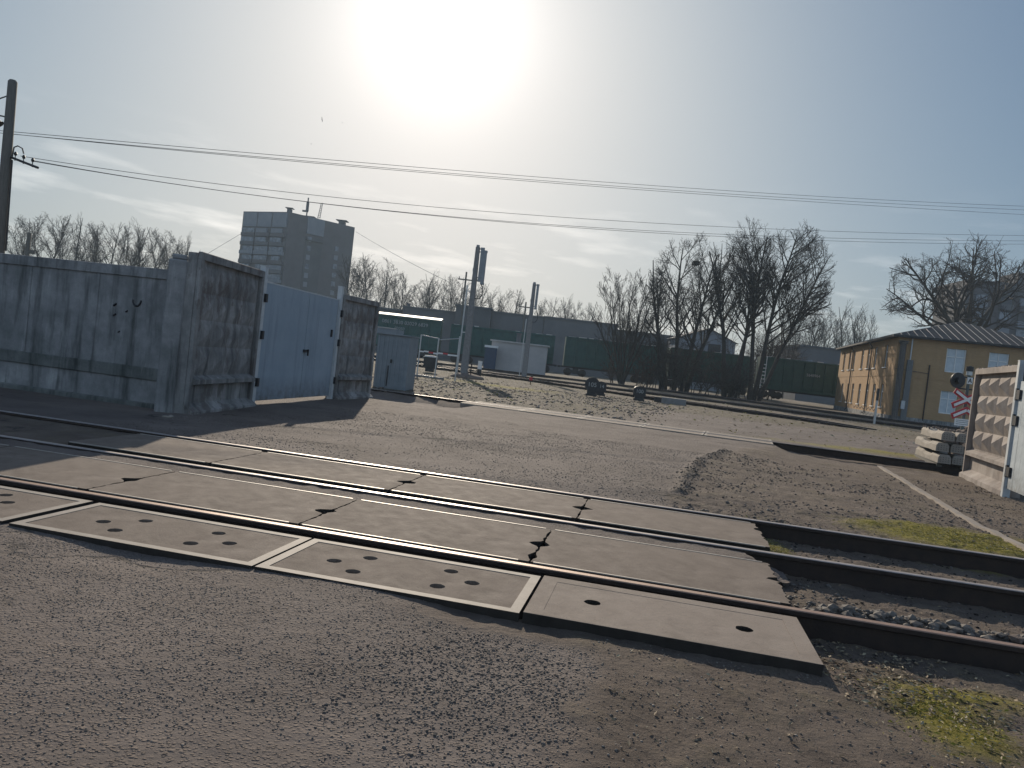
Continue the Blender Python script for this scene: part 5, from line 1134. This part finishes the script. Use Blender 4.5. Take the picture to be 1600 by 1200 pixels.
b = MB(); bm = bmesh.new(); bmesh.ops.create_uvsphere(bm, u_segments=20, v_segments=8, radius=1)
b.v = [(v.co.x*1.15, v.co.y*1.0, max(-.1, v.co.z*0.32 + 0.03*math.sin(v.co.x*9))) for v in bm.verts]; bm.verts.index_update(); b.f = [tuple(v.index for v in f.verts) for f in bm.faces]; b.m = [0]*len(b.f); bm.free()
p = at(724, 587, 50.2); tag(b.build('earth_mound', M_rubble, smooth=True, loc=(p.x+0.25, 50.0, -0.12)), 'low mound of earth round the foot of the nearer loudspeaker pole', 'mound')
def tpole(px, ptop, pbar, Y, lab):
    a = at(px, ptop, Y); c = at(px, pbar, Y); b = MB(); b.tube([(0,0,0),(0,0,a.z+.1)], [0.16,0.11], 8); b.box(-1.0,1.0,-.07,.07,c.z-.08,c.z+.08); b.box(-.9,-.8,-.05,.05,c.z+.08,c.z+.35); b.box(.8,.9,-.05,.05,c.z+.08,c.z+.35)
    tag(b.build('utility_pole', M_wood, loc=(a.x, Y, -0.1)), lab, 'utility pole', 'distant utility poles')
tpole(729, 425, 436, 100, 'distant utility pole with a crossarm just left of the nearer loudspeaker pole')
tpole(822, 472, 479, 110, 'distant utility pole with a crossarm just left of the farther loudspeaker pole')
# short mark posts and switch lamps
p = at(748, 588, 52.5); b = MB(); b.tube([(0,0,-.1),(0,0,.5)], .15, 10, 1); b.tube([(0,0,.5),(0,0,1.05)], .15, 10, 0)
tag(b.build('limit_post', [M_white, M_black], loc=(p.x, 52.5, 0)), 'short stout post, white above and black below, right of the nearer loudspeaker pole', 'post')
p = at(735, 588, 49.5); b = MB(); b.tube([(0,0,-.1),(0,0,.85)], .04, 6); tag(b.build('stake', M_rust, loc=(p.x, 49.5, 0)), 'thin brown stake right of the nearer loudspeaker pole', 'stake')
def disc_sign(px, py, Y, r, txt, label, shape='disc', back=None):
    p = at(px, py, Y); t = thing('switch_lamp', label, 'track sign', (p.x, Y, -0.05), math.radians(-6), 'black track number lamps')
    zc = p.z + 0.05; b = MB()
    if shape == 'disc': b.tube([(0,-0.06,zc),(0,0.10,zc)], r, 28)
    else:
        w = r; P = [(-w,-w*.75),(w,-w*.75)] + [(w*math.cos(a), w*0.25+w*.6*math.sin(a)) for a in [i*math.pi/12 for i in range(13)]]
        n = len(b.v); k = len(P); b.v += [(x,-.06,zc+z) for x,z in P] + [(x,.25,zc+z) for x,z in P]; b.f += [tuple(range(k)), tuple(range(2*k-1,k-1,-1))] + [(i,k+i,k+(i+1)%k,(i+1)%k) for i in range(k)]; b.m += [0]*(k+2)
    b.build('lamp_body', M_black, t)
    b = MB(); b.box(-.30,.30,-.15,.25,0,0.12); b.prism([(-.24,-.05),(.24,-.05),(.24,.2),(-.24,.2)], 0.12, max(0.14, zc-r*.72)); b.build('stand', M_black, t)
    if txt: text_part(txt, r*0.82, t, (0.0, -0.075, zc-r*0.02), M_galvd, 'number')
    return t
disc_sign(925.5, 601, 41.2, 0.40, '105', 'round black track lamp numbered 105, largest of the three')
disc_sign(938.5, 603.5, 43.4, 0.33, '014', 'black track lamp with a rounded top numbered 014, right beside the largest one', 'arch')
disc_sign(999.5, 611.5, 42.0, 0.34, '100', 'black track lamp with a rounded top numbered 100, standing alone further right', 'arch')
p = at(672, 571, 52); t = thing('switch_lamp', 'black track lamp with a sunlit white top seen through the tube fence', 'track sign', (p.x, 52, -.05), 0, 'black track number lamps')
b = MB(); b.box(-.45,.45,-.2,.25,0.35,1.0); b.box(-.3,.3,-.1,.1,0,.35); b.build('lamp_body', M_black, t); b = MB(); b.prism([(-.4,-.2),(.4,-.2),(.4,.25),(-.4,.25)], 1.0, 1.1); b.build('hood', M_white, t)
p = at(829, 597, 50); b = MB(); b.tube([(0,0,-.1),(0,0,.5)], .03, 6, 1); b.box(-.1,.1,-.04,.04,.2,.42); b.tube([(0,0,.4),(.3,0,.62)], .03, 5, 1); tag(b.build('switch_lever', [M_red, M_rust], loc=(p.x, 50, 0)), 'small red and rusty switch lever before the farther loudspeaker pole', 'lever')
b = MB(); b.tube([(0,0,-.1),(0,0,.55)], .05, 6); p = at(1006, 602, 62); tag(b.build('stake', M_black, loc=(p.x, 62, 0)), 'small dark stake behind the lone track lamp', 'stake')
for k, (px, py, Y) in enumerate([(1042, 620, 45.5), (1053, 624, 44.5)]):
    p = at(px, py, Y); b = MB(); b.box(-.7,.7,-.3,.3,-.1,.22+.05*k); tag(b.build('cable_box', [M_black, M_polec][k], loc=(p.x, Y, -.03), rz=-.2, bevel=.02), ['dark flat cable box between the far rails', 'pale flat cable box between the far rails'][k], 'cable box', 'flat boxes between the rails')

# ------------------------------------------------------------------ level crossing signal
SY = 33.0; mb_ = at(1507, 640, SY); sx_ = mb_.x
t = thing('crossing_signal', 'level crossing signal with a black lamp disc, letter A plate and red edged white crosses', 'signal', (sx_, SY, -0.1), math.radians(8))
b = MB(); b.tube([(0,0,0),(0,0,3.45)], 0.07, 12); b.build('mast', plain('mast_green_grey', (0.06,0.085,0.085), (0.10,0.125,0.12), 6, 0.6, 0.1), t)
b = MB(); b.tube([(0,0,3.22),(0,0,3.42)], 0.15, 14); b.tube([(0,0,3.05),(0,0,3.22)], 0.12, 14, 1); b.build('bell', [M_black, M_galv], t)
for sgn in (-1, 1):
    b = MB(); b.tube([(sgn*0.55,-0.10,2.78),(sgn*0.55,-0.04,2.78)], 0.335, 30); d_ = b.build('lamp_disc', M_black, t)
    b = MB(); b.tube([(sgn*0.55,-0.26,2.78),(sgn*0.55,-0.10,2.78)], 0.14, 18); b.build('lamp_hood', M_black, d_)
b = MB(); b.tube([(-0.75,0,2.95),(0.75,0,2.95)], 0.03, 8); b.tube([(-0.5,0,2.45),(0.5,0,2.45)], 0.03, 8); b.build('crossarm', M_black, t)
b = MB(); b.box(-0.125,0.125,-0.10,-0.085,2.68,2.96); pl = b.build('letter_plate', M_white, t); text_part('A', 0.27, pl, (0,-0.107,2.815), M_black, 'letter')
def cross(arms, z):
    b = MB()
    for (x0,z0,x1,z1) in arms:
        d = Vector((x1-x0,0,z1-z0)); L = d.length; a = math.atan2(d.z, d.x); T = Matrix.Translation((x0,0,z+z0)) @ Matrix.Rotation(-a, 4, 'Y')
        b.box(-0.07, L+0.07, -0.125-0.002*len(b.f), -0.11, -0.13, 0.13, 0, T)
    k = len(arms)
    for q, (x0,z0,x1,z1) in enumerate(arms):
        d = Vector((x1-x0,0,z1-z0)); L = d.length; a = math.atan2(d.z, d.x); T = Matrix.Translation((x0,0,z+z0)) @ Matrix.Rotation(-a, 4, 'Y')
        b.box(0, L, -0.165-0.006*q, -0.15, -0.055, 0.055, 1, T)
    return b
b = cross([(-0.60,0.36,0.60,-0.32),(-0.64,-0.24,0.60,0.38)], 1.95); b.build('crossbuck', [M_red, M_white], t)
b = cross([(-0.60,-0.14,-0.02,0.15),(0.02,0.15,0.60,-0.14)], 1.40); b.build('crossbuck', [M_red, M_white], t)
b = MB(); b.box(-0.48,0.42,-0.12,-0.10,0.86,1.16); pl = b.build('text_plate', M_white, t)
for k, s in enumerate(('3 A R VILCIENIEM', 'NEIET', 'BISTAMI')):
    pass
b = MB()
for k in range(3): b.box(-0.42, 0.36 - 0.1*(k % 2), -0.124, -0.121, 0.92+k*0.08, 0.945+k*0.08)
b.build('text_lines', M_metal, pl)

# ------------------------------------------------------------------ left utility pole and wires
PX, PY = -14.25, 21.0
ptop = at(20, 128, PY).z
t = thing('utility_pole', 'thick weathered utility pole with a crossarm at the left picture edge', 'utility pole', (PX - 0.15, PY, -0.1))
b = MB(); lean = (at(20,128,PY).x + 14.25 + 0.15, 0, ptop + .1); b.tube([(0.10,0,0),(lean[0]*.5+.05,0,lean[2]*.5),lean,(lean[0],0,lean[2]+.05)], [0.17,0.14,0.115,0.08], 14); b.build('post', M_wood, t, smooth=True)
ca, cb = at(18, 246, PY), at(59, 262, PY-0.8); O = Vector((PX-.15, PY, -.1))
b = MB(); b.tube([ca-O, cb-O], 0.035, 6); b.tube([ca-O+Vector((.02,0,0)), at(20,240,PY)-O, at(22,230,PY)-O, at(28,228,PY)-O, at(35,232,PY)-O, at(37,240,PY)-O], 0.018, 6); b.tube([at(19,250,PY)-O, at(9,392,PY)-O], 0.022, 6); b.build('crossarm', M_black, t)
for (px, py) in ((24,243),(37,248),(51,253)):
    q = at(px, py, PY-.4)-O; b = MB(); b.tube([q-Vector((0,0,.14)), q], 0.012, 5); b.tube([q, q+Vector((0,0,.05)), q+Vector((0,0,.1))], [0.03,0.045,0.02], 8); b.build('insulator', M_black, t)
b = MB(); b.tube([at(14,149,PY)-O, at(-12,158,PY)-O], 0.018, 5); b.tube([at(11,183,PY)-O, at(-12,178,PY)-O], 0.022, 5); b.tube([at(-3,184,PY)-O, at(-1,192,PY)-O, at(1,194,PY)-O], [0.03,0.06,0.10], 8); b.build('lamp_bracket', M_black, t)
def wire(pts, lab, rad, A=(-14.3,21), B=(34,47), grp='overhead wires'):
    xs = np.array([p[0] for p in pts], float); ys = np.array([p[1] for p in pts], float); cf = np.polyfit(xs, ys, min(3, len(pts)-1))
    d = (B[0]-A[0], B[1]-A[1]); P = []
    for x in np.linspace(xs[0], xs[-1], 40):
        v = ray(x, np.polyval(cf, x)); n = (-d[1], d[0]); tt = (A[0]*n[0]+A[1]*n[1]) / (v.x*n[0]+v.y*n[1]); P.append(Vector((v.x*tt, v.y*tt, CAMH+v.z*tt)))
    b = MB(); b.tube([p-P[0] for p in P], rad, 5); return tag(b.build('power_line', M_wire, loc=P[0]), lab, 'wire', grp)
wire([(-70,199),(22,205),(400,239),(800,275),(1200,301),(1600,322),(1700,326)], 'uppermost overhead wire across the sky', 0.008)
wire([(-70,202),(22,209),(400,244),(800,280),(1200,306),(1600,328),(1700,332)], 'second overhead wire from the top across the sky', 0.008)
wire([(22,210),(400,245.5),(800,282.5),(1200,310),(1600,335),(1700,341)], 'third overhead wire from the top across the sky', 0.008)
wire([(32,244),(400,294),(860,339),(1340,362),(1600,368),(1700,369)], 'fourth overhead wire, thin, lower in the sky', 0.008)
wire([(50,251),(400,304),(860,352.5),(1340,372),(1600,376),(1700,377)], 'fifth overhead wire from the top across the sky', 0.008)
wire([(50,252),(400,304.5),(860,354),(1340,377),(1600,381),(1700,382)], 'lowest overhead wire running along the fifth', 0.008)
wire([(375,366),(350,381),(325,396),(300,412)], 'thin cable slanting down left of the tower block', 0.05, (-88,238), (-100,200), 'cables of the tower block')
wire([(556,362),(600,388),(650,415),(700,440)], 'thin cable slanting down right of the tower block', 0.05, (-55,246), (-16,180), 'cables of the tower block')
p = at(46, 364, 60); b = MB(); b.tube([(0,0,0),(0,0,p.z)], 0.16, 8); b.box(0,.5,-.1,.1,p.z-1.6,p.z-1.3); tag(b.build('utility_pole', M_wood, loc=(p.x,60,0)), 'short dark pole behind the left wall among the bare trees', 'utility pole', 'distant utility poles')
for k, (px, py, Y, s, rot, lab) in enumerate(((503,187,70,0.32,1.2,'bird flying high near the sun, wings steep'),(535,192,90,0.26,.3,'small bird just right of the steep winged bird'),(486,225,90,0.28,.1,'small bird gliding just above the overhead wires'))):
    p = at(px, py, Y); b = MB(); b.tube([(-.25*s,0,0),(0,0,.0),(.3*s,0,0)], [.02*s,.09*s,.02*s], 6)
    for e in (-1, 1): b.quad([(-.1*s,0,.02),(.14*s,0,.02),(.02*s,e*.55*s,.16*s),(-.12*s,e*.9*s,.05*s)])
    o = b.build('bird', M_black, loc=p); o.rotation_euler = (rot, 0.2, 1.2); tag(o, lab, 'bird', 'birds in the sky')

b = MB(); b.box(-.06,.06,-.03,.03,0,.02); p = Vector((-5.0, 11.3, -0.02)); rock(b, (0.05,0,.02), .035, random.Random(2))
tag(b.build('litter', M_sleeper, loc=p), 'scrap of pale litter on the ground by the left wall', 'litter')

# ------------------------------------------------------------------ haze
b = MB(); b.box(-1100, 1100, -260, 1250, -1.5, 46)
M_haze = bpy.data.materials.new('haze_air'); M_haze.use_nodes = True; ht = M_haze.node_tree; ht.nodes.clear()
hv = ht.nodes.new('ShaderNodeVolumePrincipled'); ho = ht.nodes.new('ShaderNodeOutputMaterial')
hv.inputs['Density'].default_value = 0.00042; hv.inputs['Color'].default_value = (0.66, 0.84, 1.0, 1); hv.inputs['Anisotropy'].default_value = 0.2
ht.links.new(hv.outputs[0], ho.inputs['Volume'])
tag(b.build('haze', M_haze), 'thin pale haze over the whole yard', 'haze', kind='stuff')
